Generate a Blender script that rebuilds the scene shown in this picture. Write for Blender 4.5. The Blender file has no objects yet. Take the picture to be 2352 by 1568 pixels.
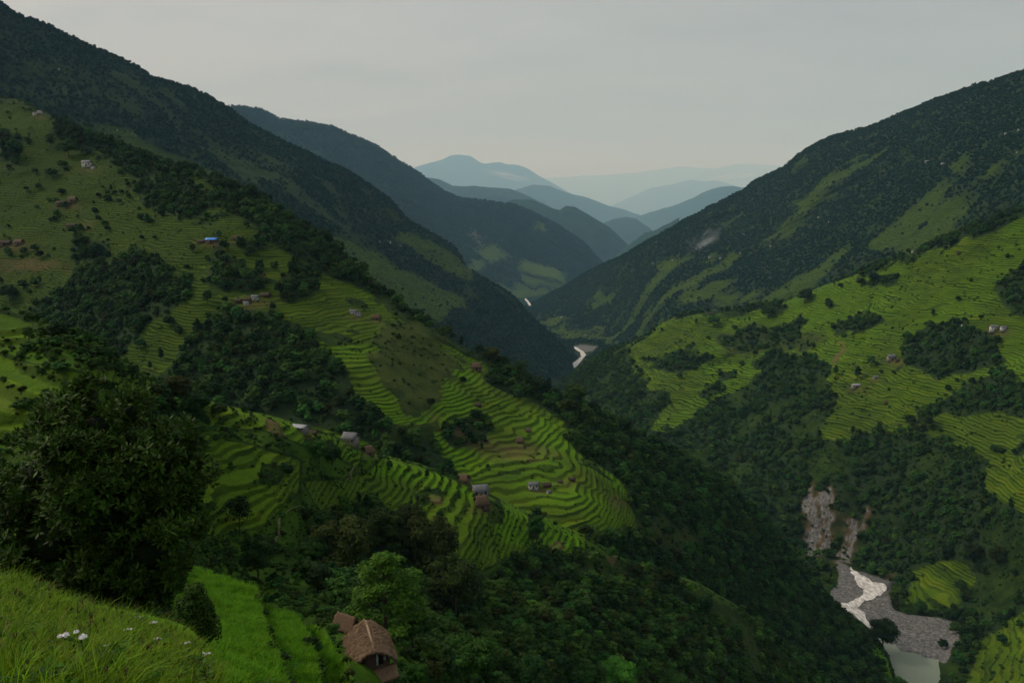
import bpy, math, random
import numpy as np
from mathutils import Vector, Matrix

R = math.radians
rng = np.random.default_rng(7)
random.seed(7)
S = bpy.context.scene
col = S.collection

# ------------------------------------------------------------------ camera, sky, sun, exposure
PW, PH, F = 2352.0, 1568.0, 1829.0          # working frame of the photograph (px) and focal length (px)
PITCH = math.atan(284.0 / F)
CP, SP = math.cos(PITCH), math.sin(PITCH)
cd = bpy.data.cameras.new('camera'); cam = bpy.data.objects.new('camera', cd); col.objects.link(cam)
cd.sensor_width = 36; cd.lens = 28; cd.clip_start = 0.1; cd.clip_end = 400000
cam.rotation_euler = (R(90) - PITCH, 0, 0)
S.camera = cam

SUN_AZ, SUN_EL = R(-76), R(42)              # azimuth from +Y (forward) to +X
W = bpy.data.worlds.new('World'); S.world = W; W.use_nodes = True
nt = W.node_tree; nt.nodes.clear()
def N(nt, t, **k):
    n = nt.nodes.new(t)
    for a, b in k.items(): setattr(n, a, b)
    return n
def L(nt, a, b): nt.links.new(a, b)
def math_node(nt, op, a, b=None, clamp=False):
    n = N(nt, 'ShaderNodeMath', operation=op); n.use_clamp = clamp
    for i, x in enumerate((a, b)):
        if x is None: continue
        if isinstance(x, (int, float)): n.inputs[i].default_value = x
        else: L(nt, x, n.inputs[i])
    return n.outputs[0]
def mix_rgb(nt, fac, a, b, blend='MIX'):
    n = N(nt, 'ShaderNodeMix', data_type='RGBA', blend_type=blend)
    for i, x in ((0, fac), (6, a), (7, b)):
        if isinstance(x, (int, float)): n.inputs[i].default_value = x
        elif isinstance(x, (tuple, list)): n.inputs[i].default_value = (*x, 1)
        else: L(nt, x, n.inputs[i])
    return n.outputs[2]
def ramp(nt, fac, pts):
    n = N(nt, 'ShaderNodeValToRGB'); L(nt, fac, n.inputs[0])
    while len(n.color_ramp.elements) < len(pts): n.color_ramp.elements.new(0.5)
    for e, (p, c) in zip(n.color_ramp.elements, pts):
        e.position = p; e.color = (c, c, c, 1) if isinstance(c, (int, float)) else (*c, 1)
    return n.outputs[0]
def noise_tex(nt, vec, scale, detail=4, rough=0.55, dim='3D'):
    n = N(nt, 'ShaderNodeTexNoise', noise_dimensions=dim)
    if vec is not None: L(nt, vec, n.inputs['Vector'])
    n.inputs['Scale'].default_value = scale; n.inputs['Detail'].default_value = detail
    n.inputs['Roughness'].default_value = rough
    return n.outputs[0]

sky = N(nt, 'ShaderNodeTexSky', sky_type='NISHITA'); sky.sun_disc = False
sky.sun_elevation = SUN_EL; sky.sun_rotation = SUN_AZ
sky.air_density = 1.0; sky.dust_density = 6.0; sky.ozone_density = 1.0
hs = N(nt, 'ShaderNodeHueSaturation'); hs.inputs['Saturation'].default_value = 0.10
L(nt, sky.outputs[0], hs.inputs['Color'])
tc = N(nt, 'ShaderNodeTexCoord'); sx = N(nt, 'ShaderNodeSeparateXYZ'); L(nt, tc.outputs['Generated'], sx.inputs[0])
elev = math_node(nt, 'MAXIMUM', sx.outputs['Z'], 0.0)
# flat cloud layer: project the view direction on a sheet overhead
den = math_node(nt, 'ADD', elev, 0.16)
cmb = N(nt, 'ShaderNodeCombineXYZ')
L(nt, math_node(nt, 'DIVIDE', sx.outputs['X'], den), cmb.inputs[0]); L(nt, math_node(nt, 'DIVIDE', sx.outputs['Y'], den), cmb.inputs[1])
mpc = N(nt, 'ShaderNodeMapping'); mpc.inputs['Scale'].default_value = (0.7, 1.5, 1); mpc.inputs['Rotation'].default_value = (0, 0, R(28)); L(nt, cmb.outputs[0], mpc.inputs[0])
cl = noise_tex(nt, mpc.outputs[0], 1.5, 7, 0.55)
cloud = ramp(nt, cl, [(0.28, 0.80), (0.44, 0.96), (0.58, 1.03), (0.72, 1.20)])
# overcast luminance: brighter to the zenith than at the horizon, grey
over = ramp(nt, elev, [(0.0, 0.52), (0.08, 0.74), (0.16, 0.94), (0.27, 1.02), (0.45, 1.12), (1.0, 1.5)])
glow = math_node(nt, 'MULTIPLY_ADD', sx.outputs['X'], -0.36); nt.nodes[-1].inputs[2].default_value = 0.96
sky_flat = mix_rgb(nt, 0.78, hs.outputs[0], (3.93, 4.12, 4.16))
c1 = mix_rgb(nt, 1.0, sky_flat, cloud, 'MULTIPLY'); c2 = mix_rgb(nt, 1.0, c1, over, 'MULTIPLY'); c3 = mix_rgb(nt, 1.0, c2, glow, 'MULTIPLY')
bg = N(nt, 'ShaderNodeBackground'); bg.inputs['Strength'].default_value = 0.122
out = N(nt, 'ShaderNodeOutputWorld'); L(nt, c3, bg.inputs['Color']); L(nt, bg.outputs[0], out.inputs['Surface'])

sd = bpy.data.lights.new('sun', 'SUN'); sun = bpy.data.objects.new('sun', sd); col.objects.link(sun)
sd.energy = 2.3; sd.angle = R(14); sd.color = (1.0, 0.97, 0.90)
sdir = Vector((math.sin(SUN_AZ) * math.cos(SUN_EL), math.cos(SUN_AZ) * math.cos(SUN_EL), math.sin(SUN_EL)))
sun.rotation_euler = sdir.to_track_quat('Z', 'Y').to_euler()
S.view_settings.view_transform = 'Standard'; S.view_settings.look = 'None'
S.view_settings.exposure = 0.0; S.view_settings.gamma = 1.0
S.cycles.max_bounces = 5; S.cycles.diffuse_bounces = 2; S.cycles.glossy_bounces = 2; S.cycles.transmission_bounces = 3
S.cycles.volume_bounces = 1; S.cycles.sample_clamp_indirect = 3

# ------------------------------------------------------------------ helpers
def unproj(u, v, d):
    a = (np.asarray(u, float) - PW / 2) / F; b = (PH / 2 - np.asarray(v, float)) / F; d = np.asarray(d, float)
    return np.stack([a * d, d * (CP + b * SP), d * (b * CP - SP)], -1)
def plane_d(v, z):                           # depth at which the line of sight of row v meets height z
    b = (PH / 2 - np.asarray(v, float)) / F
    k = b * CP - SP
    return np.where(k < -1e-3, z / np.minimum(k, -1e-3), 1e6)

def _hash(ix, iy, seed):
    h = (ix.astype(np.int64) * 374761393 + iy.astype(np.int64) * 668265263 + seed * 974634777) & 0xffffffff
    h = ((h ^ (h >> 13)) * 1274126177) & 0xffffffff
    h = (h ^ (h >> 16)) & 0xffffffff
    return h.astype(float) / 4294967295.0
def vnoise(x, y, seed=0):
    ix = np.floor(x); iy = np.floor(y); fx = x - ix; fy = y - iy
    fx = fx * fx * (3 - 2 * fx); fy = fy * fy * (3 - 2 * fy)
    a = _hash(ix, iy, seed); b = _hash(ix + 1, iy, seed); c = _hash(ix, iy + 1, seed); d = _hash(ix + 1, iy + 1, seed)
    return (a + (b - a) * fx) * (1 - fy) + (c + (d - c) * fx) * fy
def fbm(x, y, octv=4, seed=0, gain=0.5):
    s = np.zeros_like(np.asarray(x, float)); amp = 1.0; tot = 0
    for o in range(octv):
        s += amp * (vnoise(x * 2 ** o + 17.3 * o, y * 2 ** o - 9.1 * o, seed + o) - 0.5) * 2; tot += amp; amp *= gain
    return s / tot
def cnoise(x, y, seed=0, e=0.10):             # plateaus with steep borders
    ix = np.floor(x); iy = np.floor(y); fx = x - ix; fy = y - iy
    st = lambda f: np.clip((f - 0.5 + e) / (2 * e), 0, 1)
    fx, fy = st(fx), st(fy)
    a = _hash(ix, iy, seed); b = _hash(ix + 1, iy, seed); c = _hash(ix, iy + 1, seed); d = _hash(ix + 1, iy + 1, seed)
    return (a + (b - a) * fx) * (1 - fy) + (c + (d - c) * fx) * fy
def sstep(a, b, x):
    t = np.clip((x - a) / (b - a), 0, 1); return t * t * (3 - 2 * t)

def poly_mask(u, v, poly, soft=10.0):        # 1 inside, 0 outside, soft edge
    p = np.asarray(poly, float); n = len(p)
    inside = np.zeros(u.shape, bool); dist = np.full(u.shape, 1e9)
    for i in range(n):
        x1, y1 = p[i]; x2, y2 = p[(i + 1) % n]
        cond = ((y1 > v) != (y2 > v))
        xi = (x2 - x1) * (v - y1) / ((y2 - y1) if y2 != y1 else 1e-9) + x1
        inside ^= cond & (u < xi)
        ex, ey = x2 - x1, y2 - y1; l2 = ex * ex + ey * ey + 1e-9
        t = np.clip(((u - x1) * ex + (v - y1) * ey) / l2, 0, 1)
        dist = np.minimum(dist, np.hypot(u - x1 - t * ex, v - y1 - t * ey))
    return sstep(-soft, soft, np.where(inside, dist, -dist))

class TPS:
    def __init__(s, pts):
        p = np.asarray(pts, float); s.x = p[:, :2] / 500.0; y = np.log(p[:, 2]); n = len(p)
        K = s.k(s.x, s.x) + 1e-4 * np.eye(n); P = np.c_[np.ones(n), s.x]
        A = np.block([[K, P], [P.T, np.zeros((3, 3))]])
        s.w = np.linalg.solve(A, np.r_[y, 0, 0, 0])
    def k(s, a, b):
        r2 = ((a[:, None, :] - b[None]) ** 2).sum(-1)
        return 0.5 * r2 * np.log(r2 + 1e-12)
    def __call__(s, u, v):
        q = np.stack([np.ravel(u), np.ravel(v)], -1) / 500.0; o = np.empty(len(q))
        for i in range(0, len(q), 60000):
            z = q[i:i + 60000]
            o[i:i + 60000] = s.k(z, s.x) @ s.w[:-3] + s.w[-3] + z @ s.w[-2:]
        return np.exp(o).reshape(np.shape(u))

def tag(o, label=None, cat=None, group=None, kind=None):
    if label: o['label'] = label
    if cat: o['category'] = cat
    if group: o['group'] = group
    if kind: o['kind'] = kind
    return o
def mesh_np(name, V, Fq, attrs=None, smooth=True, mat=None, mats=None, midx=None):
    V = np.asarray(V, np.float32); Fq = np.asarray(Fq, np.int32); k = Fq.shape[1]
    me = bpy.data.meshes.new(name); me.vertices.add(len(V)); me.vertices.foreach_set('co', V.ravel())
    me.loops.add(Fq.size); me.loops.foreach_set('vertex_index', Fq.ravel())
    me.polygons.add(len(Fq)); me.polygons.foreach_set('loop_start', np.arange(0, Fq.size, k, dtype=np.int32))
    me.polygons.foreach_set('loop_total', np.full(len(Fq), k, np.int32))
    if smooth: me.polygons.foreach_set('use_smooth', np.ones(len(Fq), bool))
    me.update(calc_edges=True)
    for an, av in (attrs or {}).items():
        av = np.asarray(av, np.float32)
        if av.ndim == 1:
            a = me.attributes.new(an, 'FLOAT', 'POINT'); a.data.foreach_set('value', av)
        else:
            a = me.attributes.new(an, 'FLOAT_COLOR', 'POINT')
            a.data.foreach_set('color', np.c_[av, np.ones(len(av))].astype(np.float32).ravel())
    for m in (mats or ([mat] if mat else [])): me.materials.append(m)
    if midx is not None: me.polygons.foreach_set('material_index', np.asarray(midx, np.int32))
    return me
def link(name, me, parent=None, loc=None):
    o = bpy.data.objects.new(name, me); col.objects.link(o)
    if parent: o.parent = parent
    if loc is not None: o.location = loc
    return o
def empty(name, loc, rz=0.0, sc=1.0):
    o = bpy.data.objects.new(name, None); col.objects.link(o); o.location = loc; o.rotation_euler = (0, 0, rz); o.scale = (sc, sc, sc)
    o.empty_display_size = 0.5
    return o

# ------------------------------------------------------------------ materials
def new_mat(name):
    m = bpy.data.materials.new(name); m.use_nodes = True; t = m.node_tree
    b = t.nodes['Principled BSDF']; b.inputs['Roughness'].default_value = 0.85
    b.inputs['Specular IOR Level'].default_value = 0.15
    return m, t, b
def attr(t, name):
    return N(t, 'ShaderNodeAttribute', attribute_name=name)

def ground_material():
    m, t, b = new_mat('hillside')
    geo = N(t, 'ShaderNodeNewGeometry'); pos = geo.outputs['Position']
    mk = attr(t, 'cover'); sep = N(t, 'ShaderNodeSeparateColor'); L(t, mk.outputs['Color'], sep.inputs[0])
    mk2 = attr(t, 'cover2'); sep2 = N(t, 'ShaderNodeSeparateColor'); L(t, mk2.outputs['Color'], sep2.inputs[0])
    field, wood, dry = sep.outputs; rock, soil, lush = sep2.outputs
    q = attr(t, 'level').outputs['Fac']
    n_big = noise_tex(t, pos, 0.012, 4); n_mid = noise_tex(t, pos, 0.07, 4, 0.6); n_fine = noise_tex(t, pos, 0.45, 3, 0.7)
    # open ground: rough grass and low scrub
    scrub = mix_rgb(t, ramp(t, n_mid, [(0.38, 0.0), (0.62, 1.0)]), (0.009, 0.024, 0.004), (0.029, 0.056, 0.006))
    scrub = mix_rgb(t, ramp(t, n_fine, [(0.35, 0.0), (0.7, 1.0)]), mix_rgb(t, 0.55, scrub, (0.010, 0.017, 0.006)), scrub)
    # terraced plots: colour differs from plot to plot along and between levels
    lev = math_node(t, 'FLOOR', q)
    cx = N(t, 'ShaderNodeSeparateXYZ'); L(t, pos, cx.inputs[0])
    cc = N(t, 'ShaderNodeCombineXYZ'); L(t, math_node(t, 'MULTIPLY', cx.outputs[0], 0.022), cc.inputs[0])
    L(t, math_node(t, 'MULTIPLY', cx.outputs[1], 0.022), cc.inputs[1]); L(t, math_node(t, 'MULTIPLY', lev, 3.7), cc.inputs[2])
    plot = noise_tex(t, cc.outputs[0], 1.0, 1)
    rice = mix_rgb(t, ramp(t, plot, [(0.32, 0.0), (0.66, 1.0)]), (0.034, 0.074, 0.004), (0.082, 0.142, 0.004))
    rice = mix_rgb(t, ramp(t, plot, [(0.28, 0.8), (0.40, 0.0)]), rice, (0.016, 0.040, 0.004))
    rice = mix_rgb(t, ramp(t, plot, [(0.57, 0.0), (0.62, 0.75), (0.68, 0.0)]), rice, (0.105, 0.125, 0.006))
    rice = mix_rgb(t, ramp(t, n_big, [(0.35, 0.0), (0.65, 0.6)]), rice, (0.036, 0.060, 0.006))
    rice = mix_rgb(t, ramp(t, plot, [(0.70, 0.0), (0.75, 0.55)]), rice, (0.050, 0.040, 0.018))
    rice = mix_rgb(t, math_node(t, 'MULTIPLY', lush, 0.8), rice, (0.080, 0.195, 0.004))
    rice = mix_rgb(t, ramp(t, n_fine, [(0.3, 0.45), (0.6, 0.0)]), rice, (0.030, 0.055, 0.008))
    rice = mix_rgb(t, attr(t, 'crop_light').outputs['Fac'], mix_rgb(t, plot, (0.005, 0.013, 0.002), (0.018, 0.039, 0.003)), rice)  # low values darken the plots; on the left hill this paints cloud shadow
    frac = math_node(t, 'FRACT', q)
    jag = math_node(t, 'ADD', frac, math_node(t, 'ADD', math_node(t, 'MULTIPLY', math_node(t, 'SUBTRACT', n_fine, 0.5), 0.30), math_node(t, 'MULTIPLY', math_node(t, 'SUBTRACT', n_mid, 0.5), 0.55)))
    ris = ramp(t, jag, [(0.60, 0.0), (0.70, 1.0), (0.94, 1.0), (1.0, 0.0)])
    lit_lip = math_node(t, 'MULTIPLY', ramp(t, jag, [(0.40, 0.0), (0.50, 1.0), (0.58, 1.0), (0.64, 0.0)]), math_node(t, 'SUBTRACT', 0.85, math_node(t, 'MULTIPLY', attr(t, 'crop_light').outputs['Fac'], 0.6), True))
    rice = mix_rgb(t, lit_lip, rice, (0.080, 0.122, 0.008))  # light caught by the terrace-edge grass, painted into the colour
    bank = mix_rgb(t, n_mid, (0.007, 0.017, 0.002), (0.026, 0.046, 0.005))
    terr = mix_rgb(t, math_node(t, 'MULTIPLY', ris, ramp(t, plot, [(0.3, 0.88), (0.62, 0.5)])), rice, bank)
    edge = math_node(t, 'ADD', field, math_node(t, 'MULTIPLY', math_node(t, 'SUBTRACT', n_mid, 0.5), 0.9))
    c = mix_rgb(t, ramp(t, edge, [(0.42, 0.0), (0.58, 1.0)]), scrub, terr)
    dr = mix_rgb(t, n_fine, (0.026, 0.042, 0.009), (0.058, 0.070, 0.016))
    c = mix_rgb(t, math_node(t, 'MULTIPLY', dry, ramp(t, n_mid, [(0.35, 0.35), (0.6, 0.95)])), c, dr)
    woodc = mix_rgb(t, n_mid, (0.008, 0.018, 0.007), (0.024, 0.042, 0.014))
    c = mix_rgb(t, wood, c, woodc)
    so = mix_rgb(t, n_fine, (0.085, 0.050, 0.028), (0.14, 0.085, 0.05))
    c = mix_rgb(t, math_node(t, 'MULTIPLY', soil, ramp(t, n_mid, [(0.3, 0.2), (0.55, 1.0)])), c, so)
    mp = N(t, 'ShaderNodeMapping'); mp.inputs['Scale'].default_value = (1, 1, 0.25); L(t, pos, mp.inputs[0])
    n_rock = noise_tex(t, mp.outputs[0], 0.35, 6, 0.7)
    rk = ramp(t, n_rock, [(0.3, (0.035, 0.033, 0.030)), (0.5, (0.105, 0.104, 0.10)), (0.72, (0.24, 0.236, 0.228))])
    c = mix_rgb(t, ramp(t, math_node(t, 'ADD', rock, math_node(t, 'MULTIPLY', math_node(t, 'SUBTRACT', n_mid, 0.5), 0.8)), [(0.42, 0.0), (0.6, 1.0)]), c, rk)
    c = mix_rgb(t, math_node(t, 'MULTIPLY', lush, math_node(t, 'SUBTRACT', 1.0, math_node(t, 'MULTIPLY', field, 8.0), True)), c, mix_rgb(t, n_mid, (0.060, 0.150, 0.005), (0.110, 0.250, 0.007)))
    L(t, c, b.inputs['Base Color'])
    bp = N(t, 'ShaderNodeBump'); bp.inputs['Strength'].default_value = 0.6; bp.inputs['Distance'].default_value = 1.2
    L(t, n_fine, bp.inputs['Height']); L(t, bp.outputs[0], b.inputs['Normal'])
    b.inputs['Roughness'].default_value = 0.95; b.inputs['Specular IOR Level'].default_value = 0.05
    return m
GROUND = ground_material()

def far_material():
    m, t, b = new_mat('far_forest')
    geo = N(t, 'ShaderNodeNewGeometry'); pos = geo.outputs['Position']
    mk = attr(t, 'cover'); sep = N(t, 'ShaderNodeSeparateColor'); L(t, mk.outputs['Color'], sep.inputs[0])
    n1 = noise_tex(t, pos, 0.004, 5, 0.6); n2 = noise_tex(t, pos, 0.05, 3, 0.7)
    c = mix_rgb(t, ramp(t, n1, [(0.4, 0.0), (0.62, 1.0)]), (0.004, 0.017, 0.007), (0.016, 0.036, 0.011))
    c = mix_rgb(t, ramp(t, n2, [(0.35, 0.6), (0.6, 0.0)]), c, (0.006, 0.012, 0.006))
    c = mix_rgb(t, sep.outputs[0], c, mix_rgb(t, n2, (0.06, 0.10, 0.02), (0.10, 0.14, 0.03)))
    c = mix_rgb(t, sep.outputs[2], c, (0.15, 0.13, 0.11))
    L(t, c, b.inputs['Base Color'])
    bp = N(t, 'ShaderNodeBump'); bp.inputs['Strength'].default_value = 0.8; bp.inputs['Distance'].default_value = 10.0
    L(t, n2, bp.inputs['Height']); L(t, bp.outputs[0], b.inputs['Normal'])
    b.inputs['Specular IOR Level'].default_value = 0.0
    return m
FAR = far_material()

def leaf_material(name, dark, light, hue=0.0, rough=0.6, spec=0.25, transl=0.2, nscale=0.6):
    m, t, b = new_mat(name)
    oi = N(t, 'ShaderNodeObjectInfo'); geo = N(t, 'ShaderNodeNewGeometry')
    tcn = N(t, 'ShaderNodeTexCoord')
    n = noise_tex(t, tcn.outputs['Object'], nscale, 3, 0.6)
    isl = geo.outputs['Random Per Island']
    f = math_node(t, 'ADD', math_node(t, 'MULTIPLY', n, 0.9), math_node(t, 'MULTIPLY', isl, 0.35))
    c = mix_rgb(t, ramp(t, f, [(0.35, 0.0), (0.9, 1.0)]), dark, light)
    h = N(t, 'ShaderNodeHueSaturation'); L(t, c, h.inputs['Color'])
    r = oi.outputs['Random']
    L(t, math_node(t, 'ADD', math_node(t, 'MULTIPLY', r, 0.045), 0.482 + hue), h.inputs['Hue'])
    rv = N(t, 'ShaderNodeTexWhiteNoise', noise_dimensions='1D'); L(t, r, rv.inputs['W'])
    L(t, ramp(t, rv.outputs['Value'], [(0.0, 0.50), (0.6, 0.95), (0.9, 1.3), (1.0, 1.55)]), h.inputs['Value'])
    L(t, h.outputs[0], b.inputs['Base Color'])
    b.inputs['Roughness'].default_value = rough; b.inputs['Specular IOR Level'].default_value = spec
    if transl:
        tr = N(t, 'ShaderNodeBsdfTranslucent'); L(t, h.outputs[0], tr.inputs['Color'])
        mx = N(t, 'ShaderNodeMixShader'); mx.inputs[0].default_value = transl
        L(t, b.outputs[0], mx.inputs[1]); L(t, tr.outputs[0], mx.inputs[2])
        L(t, mx.outputs[0], t.nodes['Material Output'].inputs['Surface'])
    return m
LEAF = leaf_material('leaf', (0.006, 0.024, 0.005), (0.048, 0.106, 0.016), transl=0.0, spec=0.04)
LEAF_DARK = leaf_material('leaf_dark', (0.004, 0.015, 0.004), (0.023, 0.058, 0.012), transl=0.0, spec=0.04)
LEAF_OLIVE = leaf_material('leaf_olive', (0.008, 0.016, 0.003), (0.034, 0.050, 0.008), transl=0.0, spec=0.04)
LEAF_BRIGHT = leaf_material('leaf_bright', (0.016, 0.054, 0.005), (0.070, 0.150, 0.012), transl=0.2, spec=0.08)
LEAF_NEAR = leaf_material('leaf_near', (0.006, 0.015, 0.003), (0.040, 0.090, 0.010), rough=0.5, spec=0.09, transl=0.12, nscale=1.6, hue=0.0)
GRASS = leaf_material('grass_blade', (0.085, 0.165, 0.006), (0.230, 0.350, 0.014), transl=0.45, hue=0.004, spec=0.08, nscale=0.5)
RICE = leaf_material('rice_blade', (0.075, 0.190, 0.006), (0.130, 0.300, 0.010), transl=0.45, spec=0.06, nscale=0.3)
def plain(name, c1, c2, scale=3.0, rough=0.85, stretch=None, bump=0.0, spec=0.15):
    m, t, b = new_mat(name)
    tcn = N(t, 'ShaderNodeTexCoord'); v = tcn.outputs['Object']
    if stretch:
        mp = N(t, 'ShaderNodeMapping'); mp.inputs['Scale'].default_value = stretch; L(t, v, mp.inputs[0]); v = mp.outputs[0]
    n = noise_tex(t, v, scale, 5, 0.65)
    L(t, mix_rgb(t, ramp(t, n, [(0.3, 0.0), (0.7, 1.0)]), c1, c2), b.inputs['Base Color'])
    b.inputs['Roughness'].default_value = rough; b.inputs['Specular IOR Level'].default_value = spec
    if bump:
        bp = N(t, 'ShaderNodeBump'); bp.inputs['Strength'].default_value = 0.8; bp.inputs['Distance'].default_value = bump
        L(t, n, bp.inputs['Height']); L(t, bp.outputs[0], b.inputs['Normal'])
    return m
BARK = plain('bark', (0.025, 0.020, 0.014), (0.07, 0.055, 0.04), 4, stretch=(3, 3, 0.6))
THATCH = plain('thatch', (0.040, 0.029, 0.018), (0.120, 0.084, 0.054), 5, stretch=(1, 1, 1), bump=0.08)
THATCH_OLD = plain('thatch_old', (0.024, 0.019, 0.014), (0.066, 0.050, 0.036), 4, bump=0.08)
SLATE = plain('slate', (0.05, 0.055, 0.06), (0.15, 0.158, 0.165), 2.2, rough=0.6)
TIN = plain('tin', (0.15, 0.16, 0.17), (0.30, 0.31, 0.32), 1.2, rough=0.45, stretch=(6, 0.3, 1), spec=0.4)
MUD = plain('mud_wall', (0.06, 0.042, 0.03), (0.14, 0.10, 0.07), 2)
LIME = plain('limewash', (0.26, 0.255, 0.245), (0.46, 0.455, 0.44), 2)
STONEW = plain('stone_wall', (0.08, 0.075, 0.07), (0.26, 0.24, 0.21), 5)
WOOD = plain('wood', (0.035, 0.022, 0.014), (0.085, 0.055, 0.035), 3, stretch=(1, 1, 6))
WOOD_DK = plain('dark_opening', (0.006, 0.005, 0.004), (0.014, 0.011, 0.009), 3)
BLUE = plain('blue_sheet', (0.01, 0.14, 0.46), (0.02, 0.20, 0.62), 1.2, rough=0.5, spec=0.4)
PALE_BLUE = plain('pale_board', (0.22, 0.30, 0.30), (0.36, 0.44, 0.42), 2)
PETAL = plain('petal', (0.70, 0.68, 0.66), (0.86, 0.84, 0.82), 6)
SEED = plain('seed_head', (0.05, 0.030, 0.016), (0.11, 0.065, 0.03), 8)
PATHM = plain('earth_path', (0.07, 0.058, 0.035), (0.15, 0.12, 0.08), 2)

# ------------------------------------------------------------------ the land
def yards(c, U, V, L_):
    for a, b, r_ in L_: c['soil'] = np.maximum(c['soil'], 0.42 * np.exp(-((U - a) / r_) ** 2 - ((V - b) / (0.33 * r_)) ** 2))
class Hill:
    def __init__(s, name, ctrl, crest, bottom, us, vstep, relief=(0.012, 90.0), step=2.0, cover=None, mat=None,
                 floor=None, back=(400.0, 0.55), wob=0.0, fine=0.0, warp=1.0):
        s.name = name
        cr = np.asarray(crest, float); bo = np.asarray(bottom, float)
        u = np.arange(us[0], us[1] + us[2] * 0.5, us[2]); s.u = u
        cv = np.interp(u, cr[:, 0], cr[:, 1]); bv = np.interp(u, bo[:, 0], bo[:, 1])
        cv = cv + wob * fbm(u / 28.0, u * 0 + 3.1, 4, 11)
        nv = int(np.max(bv - cv) / vstep) + 2; t = np.linspace(0, 1, nv)
        s.cv, s.bv, s.nv = cv, bv, nv
        U = np.repeat(u[:, None], nv, 1); V = cv[:, None] + (bv - cv)[:, None] * t[None]
        tps = TPS(ctrl); D = tps(U, V)
        cp = V - cv[:, None]
        if floor:
            for poly, z, soft in floor:
                mk = poly_mask(U, V, poly, soft); D = D * (1 - mk) + np.minimum(plane_d(V, z), 9000) * mk
        P0 = unproj(U, V, D)
        dm = np.median(D); sc = relief[1]
        rel = fbm(P0[..., 0] / sc, P0[..., 1] / sc * 0.7 + P0[..., 2] / sc, 5, 5 + len(name))
        if floor:
            for poly, z, soft in floor: rel = rel * (1 - poly_mask(U, V, poly, soft * 1.5))
        D = D * (1 + relief[0] * rel * sstep(-2, 25, cp))
        D = D * (1 + 0.03 * np.clip(1 - cp / 14.0, 0, 1) ** 2)
        P = unproj(U, V, D)
        cov = {k: np.zeros(U.shape) for k in ('field', 'wood', 'dry', 'rock', 'soil', 'lush')}; cov['crop_light'] = np.ones(U.shape)
        if cover: cover(U, V, P, cov, cp)
        q = P[..., 2] / step + 0.42 * (2 * vnoise(P[..., 2] / (1.9 * step), P[..., 0] / 70 + P[..., 1] / 90, 27) - 1) + warp * (1.1 * fbm(P[..., 0] / 45.0, P[..., 1] / 45.0, 3, 23) + 0.5 * fbm(P[..., 0] / 15.0, P[..., 1] / 15.0, 2, 24))
        wx = P[..., 0] + 9 * fbm(P[..., 0] / 22, P[..., 1] / 22, 2, 51); wy = P[..., 1] + 9 * fbm(P[..., 0] / 22, P[..., 1] / 22, 2, 52)
        q = q + 0.55 * (cnoise(wx / (9 * step), wy / (7 * step), 53) - 0.5) + 0.35 * (cnoise(wx / (21 * step), wy / (17 * step), 54) - 0.5)
        fr = q - np.floor(q); st = np.floor(q) + sstep(0.52, 1.0, fr)
        P[..., 2] += np.clip(cov['field'] * 1.3 - 0.2, 0, 1) * (st - q) * step * 0.85 * sstep(0, 20, cp)
        if fine: P[..., 2] += fine * fbm(P[..., 0] / 14.0, P[..., 1] / 14.0, 3, 31) * (1 - cov['field']) * (1 - 0.93 * cov.get('bare', 0)) * sstep(0, 15, cp)
        s.P = P; s.V = V; s.U = U; s.cov = cov; s.q = q
        # the far side of the ridge
        c0 = P[:, 0]; hd = c0[:, :2] / (np.linalg.norm(c0[:, :2], axis=1, keepdims=True) + 1e-6)
        rows = []
        K = 9
        for k in range(K, 0, -1):
            x = back[0] * (k / K) ** 1.6
            z = c0[:, 2] - back[1] * x * x / (x + 0.10 * back[0])
            rows.append(np.c_[c0[:, 0] + hd[:, 0] * x, c0[:, 1] + hd[:, 1] * x, z])
        B = np.stack(rows, 1)
        A = np.concatenate([B, P], 1); nu, na = A.shape[:2]
        pad = lambda a: np.concatenate([np.repeat(a[:, :1], K, 1), a], 1)
        idx = np.arange(nu * na).reshape(nu, na)
        Fq = np.stack([idx[:-1, :-1], idx[:-1, 1:], idx[1:, 1:], idx[1:, :-1]], -1).reshape(-1, 4)
        c1 = np.stack([pad(cov[k]) for k in ('field', 'wood', 'dry')], -1).reshape(-1, 3)
        c2 = np.stack([pad(cov[k]) for k in ('rock', 'soil', 'lush')], -1).reshape(-1, 3)
        me = mesh_np(name, A.reshape(-1, 3), Fq, dict(cover=c1, cover2=c2, level=pad(q).ravel(), crop_light=pad(cov['crop_light']).ravel()), mat=mat or GROUND)
        s.obj = tag(link(name, me), kind='structure')
    def at(s, u, v):                         # ground point seen at (u, v)
        i = np.clip((u - s.u[0]) / (s.u[1] - s.u[0]), 0, len(s.u) - 1.001); i0 = int(i); fi = i - i0
        r = 0
        for ii, w in ((i0, 1 - fi), (i0 + 1, fi)):
            j = np.clip((v - s.cv[ii]) / max(s.bv[ii] - s.cv[ii], 1e-3) * (s.nv - 1), 0, s.nv - 1.001); j0 = int(j); fj = j - j0
            r = r + w * (s.P[ii, j0] * (1 - fj) + s.P[ii, j0 + 1] * fj)
        return Vector(r)
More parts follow.
